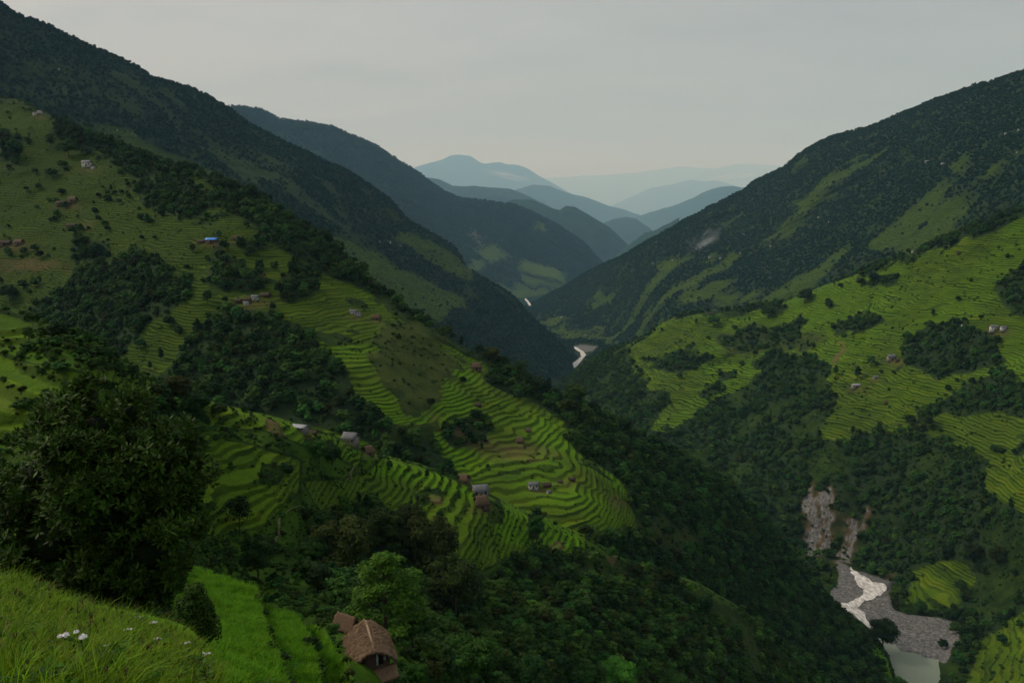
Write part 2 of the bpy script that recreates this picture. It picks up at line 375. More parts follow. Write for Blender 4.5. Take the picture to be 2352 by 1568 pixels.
    def scatter(s, dens, n_max, vmax=1600, umin=-200, umax=2560):
        """random ground points; dens = plants per square metre on the grid"""
        a = s.P[1:, :-1] - s.P[:-1, :-1]; b = s.P[:-1, 1:] - s.P[:-1, :-1]
        area = np.linalg.norm(np.cross(a, b), axis=-1)
        w = area * dens[:-1, :-1]
        vis = (s.V[:-1, :-1] < vmax) & (s.U[:-1, :-1] > umin) & (s.U[:-1, :-1] < umax); w = w * vis
        tot = w.sum()
        n = int(min(n_max, tot))
        if n <= 0: return np.zeros((0, 3)), np.zeros((0, 2))
        ch = np.searchsorted(np.cumsum(w.ravel()) / tot, rng.random(n)); ch = np.minimum(ch, w.size - 1)
        i, j = np.unravel_index(ch, w.shape)
        fu, fv = rng.random(n)[:, None], rng.random(n)[:, None]
        return s.P[i, j] + a[i, j] * fu + b[i, j] * fv, np.c_[s.U[i, j], s.V[i, j]]

_poly_mask = poly_mask
def add_polys(c, key, U, V, polys, soft=10, val=1.0):
    for p in polys: c[key] = np.maximum(c[key], val * poly_mask(U, V, p, soft))
def warp_uv(U, V, P, a, sc):
    return U + a * fbm(P[..., 0] / sc, P[..., 1] / sc, 3, 41), V + a * fbm(P[..., 0] / sc + 50, P[..., 1] / sc, 3, 42)

ZR = -430.0
# --- far ranges, each its own ridge
def far_hill(name, crest, d, drop, us, relief=0.02, sc=900.0, cover=None, wob=2.0, step=6.0):
    cr = crest; bot = [(c[0], c[1] + drop) for c in cr]
    u0, u1 = cr[0][0], cr[-1][0]
    d0, d1 = d
    ctrl = []
    for k in range(5):
        f = k / 4; u = u0 + (u1 - u0) * f; v = np.interp(u, [c[0] for c in cr], [c[1] for c in cr]); dd = d0 + (d1 - d0) * f
        ctrl += [(u, v, dd), (u, v + drop, dd * 0.86)]
    return Hill(name, ctrl, cr, bot, (u0, u1, us), 3.0, (relief, sc), 8.0, cover, FAR, back=(d0 * 0.12, 0.4), wob=wob)
def cov_none(U, V, P, c, cp): pass
far_hill('hills_faint', [(1080, 470), (1150, 446), (1240, 410), (1330, 404), (1400, 402), (1480, 394), (1560, 382), (1640, 388), (1700, 376), (1780, 380), (1900, 388), (2100, 420)], (150000, 150000), 120, 12, 0.008, 6000)
far_hill('hills_dim', [(1380, 500), (1410, 470), (1450, 452), (1500, 430), (1540, 424), (1590, 413), (1625, 418), (1645, 414), (1690, 428), (1760, 440), (1900, 440)], (100000, 100000), 120, 8, 0.012, 3000)
far_hill('mountain_peaked', [(840, 430), (900, 398), (950, 386), (985, 375), (1015, 367), (1035, 358), (1055, 355), (1080, 358), (1098, 370), (1112, 377), (1130, 374), (1150, 373), (1162, 378), (1190, 379), (1210, 386), (1240, 405), (1290, 432), (1340, 460), (1420, 500)], (72000, 74000), 130, 6, 0.015, 3000, wob=1.5)
far_hill('ridge_pale', [(1100, 470), (1170, 444), (1190, 434), (1225, 424), (1260, 427), (1300, 441), (1340, 452), (1370, 462), (1400, 474), (1430, 480), (1470, 494), (1520, 520), (1600, 560)], (41000, 45000), 140, 5, 0.015, 1800)
far_hill('ridge_pale_right', [(1420, 530), (1450, 502), (1480, 492), (1510, 482), (1560, 468), (1590, 455), (1610, 444), (1650, 430), (1680, 428), (1705, 430), (1760, 420), (1860, 420)], (39000, 35000), 160, 5, 0.015, 1800)
far_hill('ridge_blue', [(900, 440), (970, 406), (1010, 412), (1040, 428), (1090, 427), (1130, 431), (1170, 434), (1200, 444), (1250, 468), (1290, 490), (1340, 520), (1400, 560)], (23000, 23000), 180, 4, 0.02, 1200)
far_hill('ridge_knoll', [(1300, 560), (1350, 530), (1388, 512), (1410, 503), (1440, 498), (1460, 502), (1490, 522), (1515, 545), (1560, 560)], (25000, 24500), 150, 4, 0.02, 1000)
far_hill('ridge_blue_near', [(1100, 480), (1160, 466), (1180, 458), (1220, 458), (1240, 466), (1265, 478), (1285, 482), (1300, 472), (1320, 474), (1345, 490), (1375, 507), (1400, 522), (1425, 545), (1440, 560), (1470, 590), (1500, 620)], (15000, 14600), 190, 3, 0.02, 900)
far_hill('ridge_gap', [(1380, 620), (1420, 580), (1440, 565), (1460, 550), (1480, 535), (1500, 530), (1560, 500)], (13600, 13000), 140, 3, 0.02, 800)

def cov_h4(U, V, P, c, cp):
    u, v = warp_uv(U, V, P, 14, 150)
    add_polys(c, 'field', u, v, [[(1180, 600), (1215, 597), (1275, 618), (1305, 640), (1295, 670), (1240, 660), (1200, 640)],
                                 [(1075, 600), (1110, 595), (1110, 620), (1085, 618)], [(1110, 650), (1220, 660), (1290, 680), (1200, 690)],
                                 [(1225, 512), (1255, 515), (1250, 528), (1225, 525)], [(1090, 570), (1140, 560), (1170, 590), (1120, 600)]], 8, 0.75)
    add_polys(c, 'dry', u, v, [[(1075, 510), (1085, 520), (1110, 560), (1098, 565)], [(755, 372), (768, 378), (765, 388), (752, 384)]], 6, 0.55)
H4 = Hill('mountain_blue', [(a_, b_, c_ * 1.75) for a_, b_, c_ in [(450, 245, 4300), (520, 245, 4500), (640, 275, 4700), (760, 290, 4800), (900, 360, 5000), (1020, 440, 5200), (1180, 470, 5400), (1290, 520, 5500), (1385, 600, 5600), (1420, 640, 5650),
      (700, 450, 4100), (1000, 560, 4300), (1100, 620, 4250), (1200, 665, 4330), (1300, 650, 4700), (500, 400, 3900), (1200, 760, 4000), (900, 560, 4000), (1150, 545, 4750), (1240, 585, 4900)]],
     [(450, 250), (520, 245), (560, 246), (600, 250), (620, 262), (640, 274), (700, 280), (760, 290), (800, 308), (840, 322), (870, 338), (900, 357), (930, 376), (960, 396), (990, 418), (1010, 432), (1025, 442), (1060, 455), (1100, 458), (1140, 465), (1180, 470), (1210, 480), (1230, 490), (1260, 506), (1290, 520), (1315, 538), (1340, 556), (1360, 578), (1385, 604), (1410, 650)],
     [(450, 500), (900, 620), (1100, 720), (1250, 740), (1410, 720)], (450, 1410, 3), 2.2, (0.035, 520.0), 8.0, cov_h4, FAR, back=(900, 0.5), wob=2.0)

# --- right far mountain
FLOOR_FAR = [(1190, 690), (1225, 672), (1240, 700), (1262, 735), (1300, 770), (1400, 785), (1420, 800), (1370, 860), (1285, 880), (1262, 830), (1275, 790), (1250, 765), (1225, 730)]
def cov_r3(U, V, P, c, cp):
    n = fbm(P[..., 0] / 260, P[..., 1] / 200, 4, 61)
    u, v = warp_uv(U, V, P, 26, 120)
    zone = poly_mask(u, v, [(1600, 620), (1760, 545), (1930, 490), (2060, 500), (1960, 560), (1900, 630), (1800, 690), (1640, 700), (1560, 690)], 20)
    zone = np.maximum(zone, 0.8 * poly_mask(u, v, [(2100, 340), (2352, 290), (2352, 420), (2200, 400)], 20))
    zone = np.maximum(zone, 0.8 * poly_mask(u, v, [(1850, 480), (1890, 455), (2000, 440), (1900, 500)], 10))
    add_polys(c, 'field', u, v, [[(1240, 735), (1290, 722), (1305, 745), (1262, 762)], [(1600, 620), (1680, 570), (1700, 580), (1620, 632)], [(1500, 615), (1540, 598), (1570, 590), (1540, 625), (1510, 630)],
                                 [(1500, 760), (1580, 740), (1560, 775)], [(1820, 470), (1870, 455), (1900, 470), (1850, 500)], [(2130, 480), (2185, 485), (2180, 497), (2130, 495)], [(1360, 690), (1420, 660), (1420, 680), (1370, 705)],
                                 [(1345, 760), (1390, 755), (1400, 780), (1350, 782)], [(1310, 765), (1345, 760), (1345, 778), (1310, 780)]], 7, 0.9)
    c['field'] = np.maximum(c['field'], sstep(0.0, 0.25, n) * zone)
    c['field'] = np.maximum(c['field'], 0.75 * sstep(0.22, 0.4, n) * sstep(30, 80, cp))
    c['crop_light'][:] = 0.30
    c['wood'] = np.clip(1 - c['field'] * 1.4, 0, 1) * sstep(-0.62, -0.35, fbm(P[..., 0] / 90, P[..., 1] / 90, 4, 62))
    c['rock'] = 0.8 * poly_mask(U, V, [(1322, 793), (1336, 790), (1374, 795), (1362, 806), (1340, 811)], 5)
    c['wood'] *= 1 - c['rock']; c['field'] *= 1 - c['rock']; c['bare'] = poly_mask(U, V, [(1312, 795), (1330, 788), (1376, 792), (1368, 808), (1346, 822), (1330, 845), (1294, 858), (1320, 826)], 5)
    c['field'] *= 0.8
R3 = Hill('mountain_right', [(a_, b_, c_ * 1.4) for a_, b_, c_ in [(2500, 100, 1950), (2352, 165, 2050), (2200, 210, 2300), (2000, 290, 2650), (1850, 340, 2900), (1700, 440, 3150), (1560, 510, 3250), (1400, 600, 3500), (1300, 655, 3900), (1215, 700, 4100),
      (2352, 460, 1450), (2500, 420, 1350), (2000, 600, 1850), (2100, 560, 1750), (1850, 500, 2450), (1700, 700, 2200), (1550, 720, 2350), (1400, 765, 2960), (1420, 795, 2660), (1400, 860, 2150), (1300, 790, 2760), (1250, 730, 3450), (1280, 880, 2050), (1600, 800, 2000), (2000, 760, 1550), (2400, 620, 1350)]],
     [(1180, 715), (1215, 698), (1240, 686), (1280, 664), (1330, 634), (1385, 606), (1420, 592), (1450, 574), (1480, 556), (1520, 534), (1560, 511), (1600, 490), (1640, 470), (1680, 450), (1700, 440), (1725, 420), (1760, 402), (1800, 383), (1825, 360), (1850, 342), (1880, 326), (1910, 315), (1950, 302), (2000, 288), (2050, 270), (2080, 256), (2110, 242), (2150, 228), (2200, 210), (2240, 196), (2280, 186), (2320, 174), (2352, 163), (2500, 120)],
     [(1180, 880), (1300, 920), (1500, 860), (1700, 780), (2000, 690), (2352, 560), (2500, 520)], (1180, 2480, 5), 2.2, (0.03, 260.0), 7.0, cov_r3, floor=[(FLOOR_FAR, ZR * 1.4, 14)], back=(700, 0.55), wob=3.0)

# --- left far mountain
def cov_h3(U, V, P, c, cp):
    u, v = warp_uv(U, V, P, 16, 110)
    add_polys(c, 'field', u, v, [[(755, 535), (830, 565), (900, 600), (980, 625), (1065, 665), (1062, 700), (1000, 738), (930, 705), (860, 650), (790, 580)],
                                 [(890, 530), (950, 540), (1020, 575), (1080, 610), (1085, 640), (1030, 625), (960, 590)],
                                 [(200, 280), (300, 300), (380, 345), (470, 380), (540, 410), (520, 425), (400, 390), (250, 330)]], 10, 0.95)
    add_polys(c, 'field', u, v, [[(60, 130), (250, 170), (300, 230), (150, 230), (40, 190)], [(480, 330), (600, 330), (700, 400), (640, 420), (520, 380)], [(840, 470), (900, 490), (900, 510), (850, 495)]], 20, 0.45)
    add_polys(c, 'wood', u, v, [[(920, 590), (1000, 620), (1062, 655), (1062, 680), (960, 640), (900, 610)]], 8, 0.9)
    n = fbm(P[..., 0] / 160, P[..., 1] / 160, 4, 63)
    c['field'] = np.maximum(c['field'], 0.5 * sstep(0.2, 0.45, n) * sstep(40, 90, cp) * (V < 600))
    c['field'] *= 1 - 0.9 * c['wood'] * (U > 895); c['crop_light'][:] = 0.35 + 0.4 * sstep(500, 900, U)
    c['wood'] = np.maximum(c['wood'], np.clip(1 - c['field'] * 1.3, 0, 1) * sstep(-0.5, -0.15, n))
H3 = Hill('mountain_left', [(a_, b_, c_ * 1.4) for a_, b_, c_ in [(-150, -60, 1600), (0, 0, 1700), (0, 260, 1320), (-150, 250, 1200), (320, 150, 1900), (320, 400, 1400), (520, 245, 2100), (500, 440, 1580), (700, 345, 2220), (660, 500, 1600), (800, 390, 2300), (800, 600, 1650), (950, 510, 2350), (940, 720, 1720),
      (1110, 640, 2380), (1060, 800, 1780), (1230, 740, 2380), (1200, 900, 1760), (1310, 830, 2290), (1290, 900, 1960), (1330, 1000, 1800)]],
     [(-150, -90), (0, 5), (50, 38), (100, 55), (150, 76), (200, 100), (260, 128), (320, 155), (350, 178), (400, 190), (440, 202), (480, 222), (520, 245), (560, 275), (600, 296), (650, 325), (700, 347), (750, 372), (800, 392), (850, 425), (900, 460), (925, 490), (945, 512), (1000, 540), (1040, 565), (1060, 590), (1070, 612), (1110, 638), (1150, 660), (1185, 685), (1215, 720), (1250, 755), (1285, 782), (1300, 800), (1312, 830), (1330, 900)],
     [(-150, 330), (300, 430), (600, 560), (800, 680), (1000, 840), (1200, 960), (1330, 1000)], (-150, 1330, 4.5), 2.0, (0.025, 190.0), 7.0, cov_h3, back=(600, 0.6), wob=3.0)

# --- right terraced spur with the river bed
FLOOR_NEAR = [(1785, 1268), (1840, 1262), (1900, 1282), (1945, 1290), (2000, 1318), (2045, 1335), (2060, 1400), (2120, 1412), (2200, 1425), (2190, 1470), (2165, 1520), (2180, 1620), (1900, 1700), (1920, 1480), (1890, 1420), (1850, 1340)]
def cov_r2(U, V, P, c, cp):
    u, v = warp_uv(U, V, P, 16, 70); u, v = u + 22 * fbm(P[..., 0] / 24, P[..., 1] / 24, 3, 43), v + 11 * fbm(P[..., 0] / 24 + 9, P[..., 1] / 24, 3, 44)
    add_polys(c, 'field', u, v, [
        [(1440, 805), (1540, 735), (1700, 718), (1760, 702), (2000, 622), (2500, 440), (2500, 1240), (2352, 1175), (2262, 1130), (2275, 1060), (2180, 1005), (2060, 985), (1885, 1005), (1920, 930), (1905, 880), (1830, 845), (1760, 850), (1690, 900), (1600, 955), (1530, 990), (1495, 985), (1540, 920), (1480, 880)],
        [(2080, 1370), (2095, 1310), (2200, 1290), (2250, 1330), (2200, 1385), (2110, 1400)],
        [(2190, 1600), (2260, 1450), (2352, 1400), (2500, 1380), (2500, 1640)]], 12, 1.0)
    woods = [[(2080, 780), (2130, 745), (2210, 740), (2290, 770), (2300, 830), (2250, 850), (2150, 870), (2080, 830)], [(2290, 650), (2352, 610), (2400, 620), (2400, 720), (2310, 720)],
             [(1720, 845), (1760, 815), (1850, 812), (1900, 830), (1890, 870), (1800, 860)], [(1500, 830), (1560, 810), (1640, 815), (1600, 850), (1530, 860)],
             [(1900, 745), (2000, 725), (2030, 742), (1980, 765), (1910, 770)], [(2200, 900), (2290, 850), (2400, 880), (2400, 960), (2250, 950), (2160, 960), (2110, 985), (2100, 930)],
             [(1740, 700), (1790, 690), (1800, 715), (1750, 720)], [(2130, 550), (2180, 540), (2190, 565), (2140, 575)], [(1990, 640), (2050, 625), (2060, 660), (1995, 660)]]
    w = np.zeros(U.shape)
    for p in woods: w = np.maximum(w, poly_mask(u, v, p, 10))
    n = fbm(P[..., 0] / 60, P[..., 1] / 60, 4, 64)
    c['field'] *= 1 - w; c['field'] *= 1 - 0.8 * sstep(0.3, 0.5, n)
    c['dry'] = 0.8 * poly_mask(u, v, [(1640, 775), (1720, 745), (1850, 750), (1900, 770), (1860, 800), (1760, 810), (1660, 815)], 14); c['field'] *= 1 - 0.8 * c['dry']
    c['lush'] = 0.45 * sstep(-0.2, 0.3, fbm(P[..., 0] / 150, P[..., 1] / 150, 2, 65)) * c['field']
    fl = poly_mask(U, V, FLOOR_NEAR, 8); c['bare'] = fl * np.maximum(sstep(1912, 1930, U), poly_mask(U, V, [(1865, 1276), (1940, 1284), (1960, 1310), (1930, 1306), (1880, 1292)], 5))
    grav = poly_mask(u * 0.4 + U * 0.6, v * 0.4 + V * 0.6, [(1925, 1285), (1975, 1310), (2040, 1335), (2058, 1400), (2190, 1425), (2200, 1450), (2180, 1490), (2170, 1520), (2040, 1500), (1990, 1440), (1900, 1390), (1925, 1330)], 10)
    cliff = np.zeros(U.shape)
    for p in ([(1868, 1132), (1922, 1122), (1926, 1185), (1905, 1235), (1890, 1270), (1836, 1272), (1848, 1220), (1852, 1165)], [(1934, 1178), (1968, 1182), (1978, 1230), (1958, 1278), (1928, 1294), (1908, 1278), (1928, 1240)],
              [(1985, 1150), (2010, 1160), (1996, 1210), (1972, 1215)], [(1860, 1120), (1885, 1105), (1890, 1125), (1870, 1135)], [(2000, 1320), (2050, 1315), (2055, 1345), (2020, 1340)]):
        cliff = np.maximum(cliff, poly_mask(u + 8 * fbm(U / 9, V / 22, 3, 71), v, p, 9))
    cliff_soil = cliff * (0.6 + 0.4 * sstep(-0.4, 0.1, fbm(U / 12, V / 20, 3, 73)))
    c['rock'] = np.maximum(grav, 0.68 * cliff * (0.62 + 0.38 * sstep(-0.45, 0.1, fbm(U / 10, V / 26, 3, 72))))
    c['soil'] = 0.9 * np.maximum(poly_mask(u, v, [(1915, 800), (1930, 780), (1940, 800), (1910, 835)], 8), poly_mask(u, v, [(1775, 1210), (1800, 1215), (1815, 1235), (1790, 1240)], 8)); c['soil'] = np.maximum(c['soil'], 0.75 * cliff_soil)
    yards(c, U, V, [(2056, 832, 22), (1966, 893, 22), (2295, 762, 26), (2012, 873, 12)])
    c['field'] *= (1 - c['rock']) * (1 - fl)
    c['wood'] = np.clip(1 - c['field'] * 1.3, 0, 1) * (1 - c['rock']) * (1 - 0.85 * cliff) * np.maximum(w, sstep(-0.35, -0.05, fbm(P[..., 0] / 50, P[..., 1] / 50, 4, 66)))
    rb = poly_mask(u, v, [(2000, 1300), (2352, 1180), (2500, 1200), (2500, 1600), (2180, 1600), (2230, 1430), (2060, 1390)], 20)
    c['wood'] *= 1 - 0.55 * rb * sstep(-0.1, 0.2, n)
R2 = Hill('spur_right', [(2500, 430, 1180), (2352, 470, 1230), (2200, 535, 1320), (2000, 612, 1480), (1800, 692, 1620), (1600, 716, 1760), (1480, 772, 1820), (1400, 805, 1880), (1340, 842, 1930), (1280, 890, 1900),
      (2352, 800, 1080), (2000, 800, 1300), (1700, 850, 1500), (1500, 980, 1420), (1400, 950, 1580), (1650, 1060, 1290), (2000, 1000, 1140), (1880, 1000, 1200), (2352, 1100, 890), (1850, 1190, 1110), (1760, 1180, 1130), (1700, 1250, 1050), (2100, 1200, 995), (2250, 1250, 920), (1800, 1265, 1072), (1900, 1272, 1062), (1960, 1288, 1040), (2045, 1332, 980), (2065, 1400, 893), (2190, 1470, 812), (2175, 1530, 760),
      (2352, 1400, 815), (2230, 1400, 872), (2352, 1568, 690), (2250, 1568, 718), (1900, 1120, 1112), (1960, 1150, 1080), (2500, 1100, 820), (2500, 1568, 620), (1300, 1000, 1600)],
     [(1250, 910), (1280, 888), (1310, 862), (1340, 840), (1370, 822), (1400, 802), (1440, 788), (1480, 770), (1510, 745), (1540, 728), (1570, 722), (1600, 716), (1650, 716), (1700, 710), (1750, 700), (1800, 690), (1850, 672), (1900, 652), (1950, 634), (2000, 612), (2050, 596), (2100, 578), (2150, 555), (2200, 533), (2250, 512), (2300, 492), (2352, 470), (2500, 425)],
     [(1250, 1050), (1450, 1180), (1600, 1300), (1800, 1480), (1900, 1600), (2000, 1700), (2500, 1720)], (1250, 2500, 3.4), 1.5, (0.016, 110.0), 3.4, cov_r2, floor=[(FLOOR_NEAR, ZR, 14)], back=(350, 0.5), wob=2.0, fine=2.0)

# --- left terraced hill in the middle distance
def cov_h2(U, V, P, c, cp):
    u, v = warp_uv(U, V, P, 14, 45); u, v = u + 26 * fbm(P[..., 0] / 16, P[..., 1] / 16, 3, 43), v + 12 * fbm(P[..., 0] / 16 + 9, P[..., 1] / 16, 3, 44)
    woods = [[(90, 700), (200, 620), (330, 590), (420, 640), (410, 700), (330, 760), (250, 850), (170, 810), (60, 760)],
             [(380, 860), (420, 800), (500, 720), (600, 715), (700, 770), (780, 820), (815, 900), (860, 960), (860, 1015), (750, 985), (650, 965), (480, 930)],
             [(310, 430), (400, 395), (470, 435), (480, 490), (420, 500), (330, 470)],
             [(490, 400), (560, 430), (700, 515), (760, 555), (850, 640), (940, 700), (1010, 760), (985, 765), (880, 700), (800, 655), (720, 620), (620, 560), (500, 470)],
             [(1130, 815), (1330, 905), (1640, 1075), (1800, 1230), (1950, 1400), (2100, 1650), (1250, 1650), (1250, 1300), (1350, 1230), (1480, 1215), (1440, 1110), (1350, 1045), (1280, 970), (1190, 905), (1120, 880)],
             [(840, 940), (920, 990), (1000, 1000), (1020, 1060), (1050, 1090), (900, 1060), (830, 1010)], [(1010, 980), (1120, 955), (1135, 1010), (1040, 1030)], [(130, 260), (230, 310), (330, 350), (440, 380), (440, 410), (280, 400), (240, 350), (140, 340)],
             [(660, 600), (720, 620), (730, 680), (650, 690)], [(480, 540), (560, 620), (640, 640), (560, 680), (470, 640)], [(0, 300), (50, 320), (40, 380), (0, 370)], [(160, 540), (240, 560), (240, 600), (170, 590)], [(540, 560), (600, 540), (615, 570), (560, 590)],
             [(960, 1010), (1060, 1080), (1030, 1100), (930, 1040)], [(1460, 1180), (1540, 1160), (1700, 1300), (1500, 1300)]]
    w = np.zeros(U.shape)
    for p in woods: w = np.maximum(w, poly_mask(u, v, p, 9))
    n = fbm(P[..., 0] / 40, P[..., 1] / 40, 4, 67)
    c['dry'] = np.maximum(0.95 * poly_mask(u, v, [(870, 740), (960, 735), (1030, 800), (1060, 850), (1020, 880), (1000, 940), (930, 960), (880, 880), (860, 800)], 18), 0.85 * poly_mask(u, v, [(1460, 1190), (1530, 1180), (1640, 1260), (1560, 1290), (1480, 1250)], 16))
    c['dry'] = np.maximum(c['dry'], 0.6 * poly_mask(u, v, [(850, 620), (900, 660), (1020, 770), (1100, 830), (1060, 840), (960, 760), (860, 690)], 14))
    c['dry'] = np.maximum(c['dry'], 0.8 * poly_mask(u, v, [(870, 1000), (1000, 960), (1010, 990), (900, 1030)], 14))
    c['field'] = (1 - w) * (1 - 0.95 * c['dry']) * (1 - 0.75 * sstep(0.3, 0.5, n))
    c['field'] *= sstep(4, 24, cp)
    c['soil'] = np.zeros(U.shape)
    for p in ([(1060, 1010), (1130, 1000), (1200, 1020), (1290, 1040), (1240, 1060), (1120, 1050)], [(1050, 985), (1095, 980), (1085, 1010)], [(985, 948), (1030, 950), (1020, 965), (985, 962)], [(0, 590), (150, 595), (170, 615), (0, 620)], [(150, 520), (210, 510), (200, 525)], [(1400, 1140), (1450, 1150), (1430, 1165), (1400, 1155)]):
        c['soil'] = np.maximum(c['soil'], 0.42 * poly_mask(u, v, p, 9))
    c['lush'] = 0.9 * sstep(-0.15, 0.5, fbm(P[..., 0] / 60, P[..., 1] / 60, 3, 68)) * sstep(640, 1000, U * 0.6 + V * 0.5) * c['field']  # lush plots fade out to the upper left, partly as painted cloud shading
    c['wood'] = np.maximum(w, 0.0) * (1 - 0.8 * c['dry'])
    c['field'] *= 1 - sstep(1470, 1540, U)
    yards(c, U, V, [(1240, 1125, 34), (1300, 1110, 30), (580, 696, 40), (487, 558, 26), (818, 727, 20), (30, 565, 40), (155, 472, 28), (1094, 850, 20), (203, 388, 22), (1095, 958, 20), (1193, 1018, 16), (545, 556, 18), (865, 737, 16), (88, 268, 16)])
    c['crop_light'] = np.clip(0.12 + 0.88 * sstep(560, 1010, U * 0.62 + V * 0.62) + 0.22 * fbm(P[..., 0] / 70, P[..., 1] / 70, 3, 88), 0, 1)  # cloud shadow painted into the plot colour, deepest at the upper left
    c['rock'] = 0.75 * poly_mask(U, V, [(1885, 1432), (1902, 1440), (1898, 1475), (1886, 1470)], 5)
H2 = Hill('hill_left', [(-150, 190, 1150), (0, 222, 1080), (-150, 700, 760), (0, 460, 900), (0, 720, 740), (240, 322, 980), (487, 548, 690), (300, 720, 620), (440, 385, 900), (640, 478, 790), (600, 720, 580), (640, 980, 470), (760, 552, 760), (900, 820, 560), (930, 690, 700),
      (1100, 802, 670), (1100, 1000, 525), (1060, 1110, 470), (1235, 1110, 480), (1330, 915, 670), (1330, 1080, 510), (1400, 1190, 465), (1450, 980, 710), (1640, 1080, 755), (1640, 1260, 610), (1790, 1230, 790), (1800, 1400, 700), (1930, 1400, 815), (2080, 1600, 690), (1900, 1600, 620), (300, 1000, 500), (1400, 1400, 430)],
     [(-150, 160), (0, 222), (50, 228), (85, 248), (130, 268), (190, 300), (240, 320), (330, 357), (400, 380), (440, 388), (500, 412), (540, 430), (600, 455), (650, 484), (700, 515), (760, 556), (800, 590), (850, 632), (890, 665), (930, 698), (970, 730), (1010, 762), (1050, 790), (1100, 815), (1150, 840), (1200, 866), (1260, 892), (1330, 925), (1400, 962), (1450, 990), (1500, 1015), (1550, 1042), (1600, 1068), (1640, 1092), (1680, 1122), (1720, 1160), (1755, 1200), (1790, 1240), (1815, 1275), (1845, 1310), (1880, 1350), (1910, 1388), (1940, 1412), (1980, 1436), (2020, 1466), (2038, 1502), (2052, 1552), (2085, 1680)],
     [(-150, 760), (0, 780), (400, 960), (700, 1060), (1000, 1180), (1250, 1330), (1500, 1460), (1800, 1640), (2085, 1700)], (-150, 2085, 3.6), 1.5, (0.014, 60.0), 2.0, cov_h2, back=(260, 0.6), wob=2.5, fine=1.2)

# --- near spur and its hollow
def cov_h1(U, V, P, c, cp):
    u, v = warp_uv(U, V, P, 9, 16)
    add_polys(c, 'field', u, v, [
        [(-100, 690), (20, 715), (75, 745), (60, 790), (-100, 815)], [(-100, 815), (0, 820), (100, 835), (195, 858), (190, 870), (130, 890), (40, 930), (90, 960), (40, 1000), (-100, 1020)],
        [(190, 845), (250, 850), (300, 860), (380, 885), (330, 915), (240, 885)], [(400, 1215), (420, 1110), (470, 1000), (545, 1005), (600, 1030), (690, 1060), (680, 1130), (600, 1210), (480, 1225)],
        [(460, 900), (520, 930), (600, 945), (690, 980), (760, 1000), (830, 1035), (815, 1075), (760, 1040), (640, 1000), (480, 985)],
        [(695, 1110), (770, 1098), (835, 1090), (865, 1145), (800, 1150), (730, 1170)], [(830, 1090), (880, 1050), (940, 1062), (1090, 1120), (1200, 1170), (1340, 1230), (1345, 1275), (1250, 1260), (1180, 1270), (1100, 1315), (1030, 1300), (980, 1220), (870, 1150)]], 7, 1.0)
    hole = np.zeros(U.shape)
    for p in ([(480, 985), (600, 985), (640, 1010), (560, 1015), (480, 1000)], [(700, 1000), (760, 1010), (780, 1060), (720, 1070), (680, 1040)], [(1115, 1140), (1150, 1150), (1160, 1200), (1120, 1200)], [(1215, 1160), (1240, 1165), (1240, 1240), (1215, 1240)], [(950, 1130), (1010, 1120), (1020, 1150), (960, 1160)], [(600, 1060), (660, 1070), (640, 1110), (590, 1100)]):
        hole = np.maximum(hole, poly_mask(u, v, p, 6))
    c['field'] *= 1 - 0.9 * hole
    c['lush'] = np.maximum(0.95 * poly_mask(u, v, [(640, 960), (740, 990), (840, 1035), (900, 1050), (1050, 1100), (1340, 1230), (1330, 1280), (1150, 1240), (1120, 1160), (1000, 1120), (880, 1090), (780, 1080), (660, 1010)], 12), 0.25) * c['field']
    c['soil'] = np.zeros(U.shape)
    for p in ([(610, 962), (640, 975), (648, 1000), (622, 1000), (608, 980)], [(1245, 1270), (1290, 1240), (1300, 1255), (1260, 1280)], [(985, 1140), (1015, 1145), (1010, 1160), (985, 1155)], [(1400, 1255), (1420, 1270), (1410, 1300), (1395, 1280)], [(330, 960), (345, 965), (345, 990), (330, 985)], [(90, 980), (140, 985), (120, 1010), (90, 1000)]):
        c['soil'] = np.maximum(c['soil'], 0.95 * poly_mask(u, v, p, 5))
    yards(c, U, V, [(1106, 1168, 32), (845, 1048, 20), (704, 999, 30), (1065, 1106, 18), (806, 1020, 22)])
    c['field'] *= 1 - c['soil']
    w = np.zeros(U.shape)
    for p in ([(715, 1190), (850, 1140), (960, 1200), (1030, 1310), (1120, 1320), (1200, 1270), (1340, 1250), (1500, 1320), (1700, 1400), (1850, 1500), (1950, 1640), (1000, 1640), (960, 1480), (880, 1400), (760, 1400), (690, 1300)],
              [(350, 880), (470, 910), (470, 970), (360, 960)]):
        w = np.maximum(w, poly_mask(u, v, p, 9))
    c['wood'] = w * (1 - c['field'])
    c['lush'] = np.maximum(c['lush'], 0.30 * (1 - w) * (1 - c['field']) * (0.4 + 0.6 * sstep(-0.3, 0.3, fbm(P[..., 0] / 18, P[..., 1] / 18, 3, 101))))
    c['dry'] = 0.7 * np.maximum(poly_mask(u, v, [(1580, 1330), (1640, 1350), (1740, 1440), (1760, 1560), (1720, 1560), (1690, 1460), (1590, 1370)], 12), poly_mask(u, v, [(1300, 1300), (1400, 1280), (1480, 1310), (1420, 1340)], 14))
    c['wood'] *= 1 - c['dry']
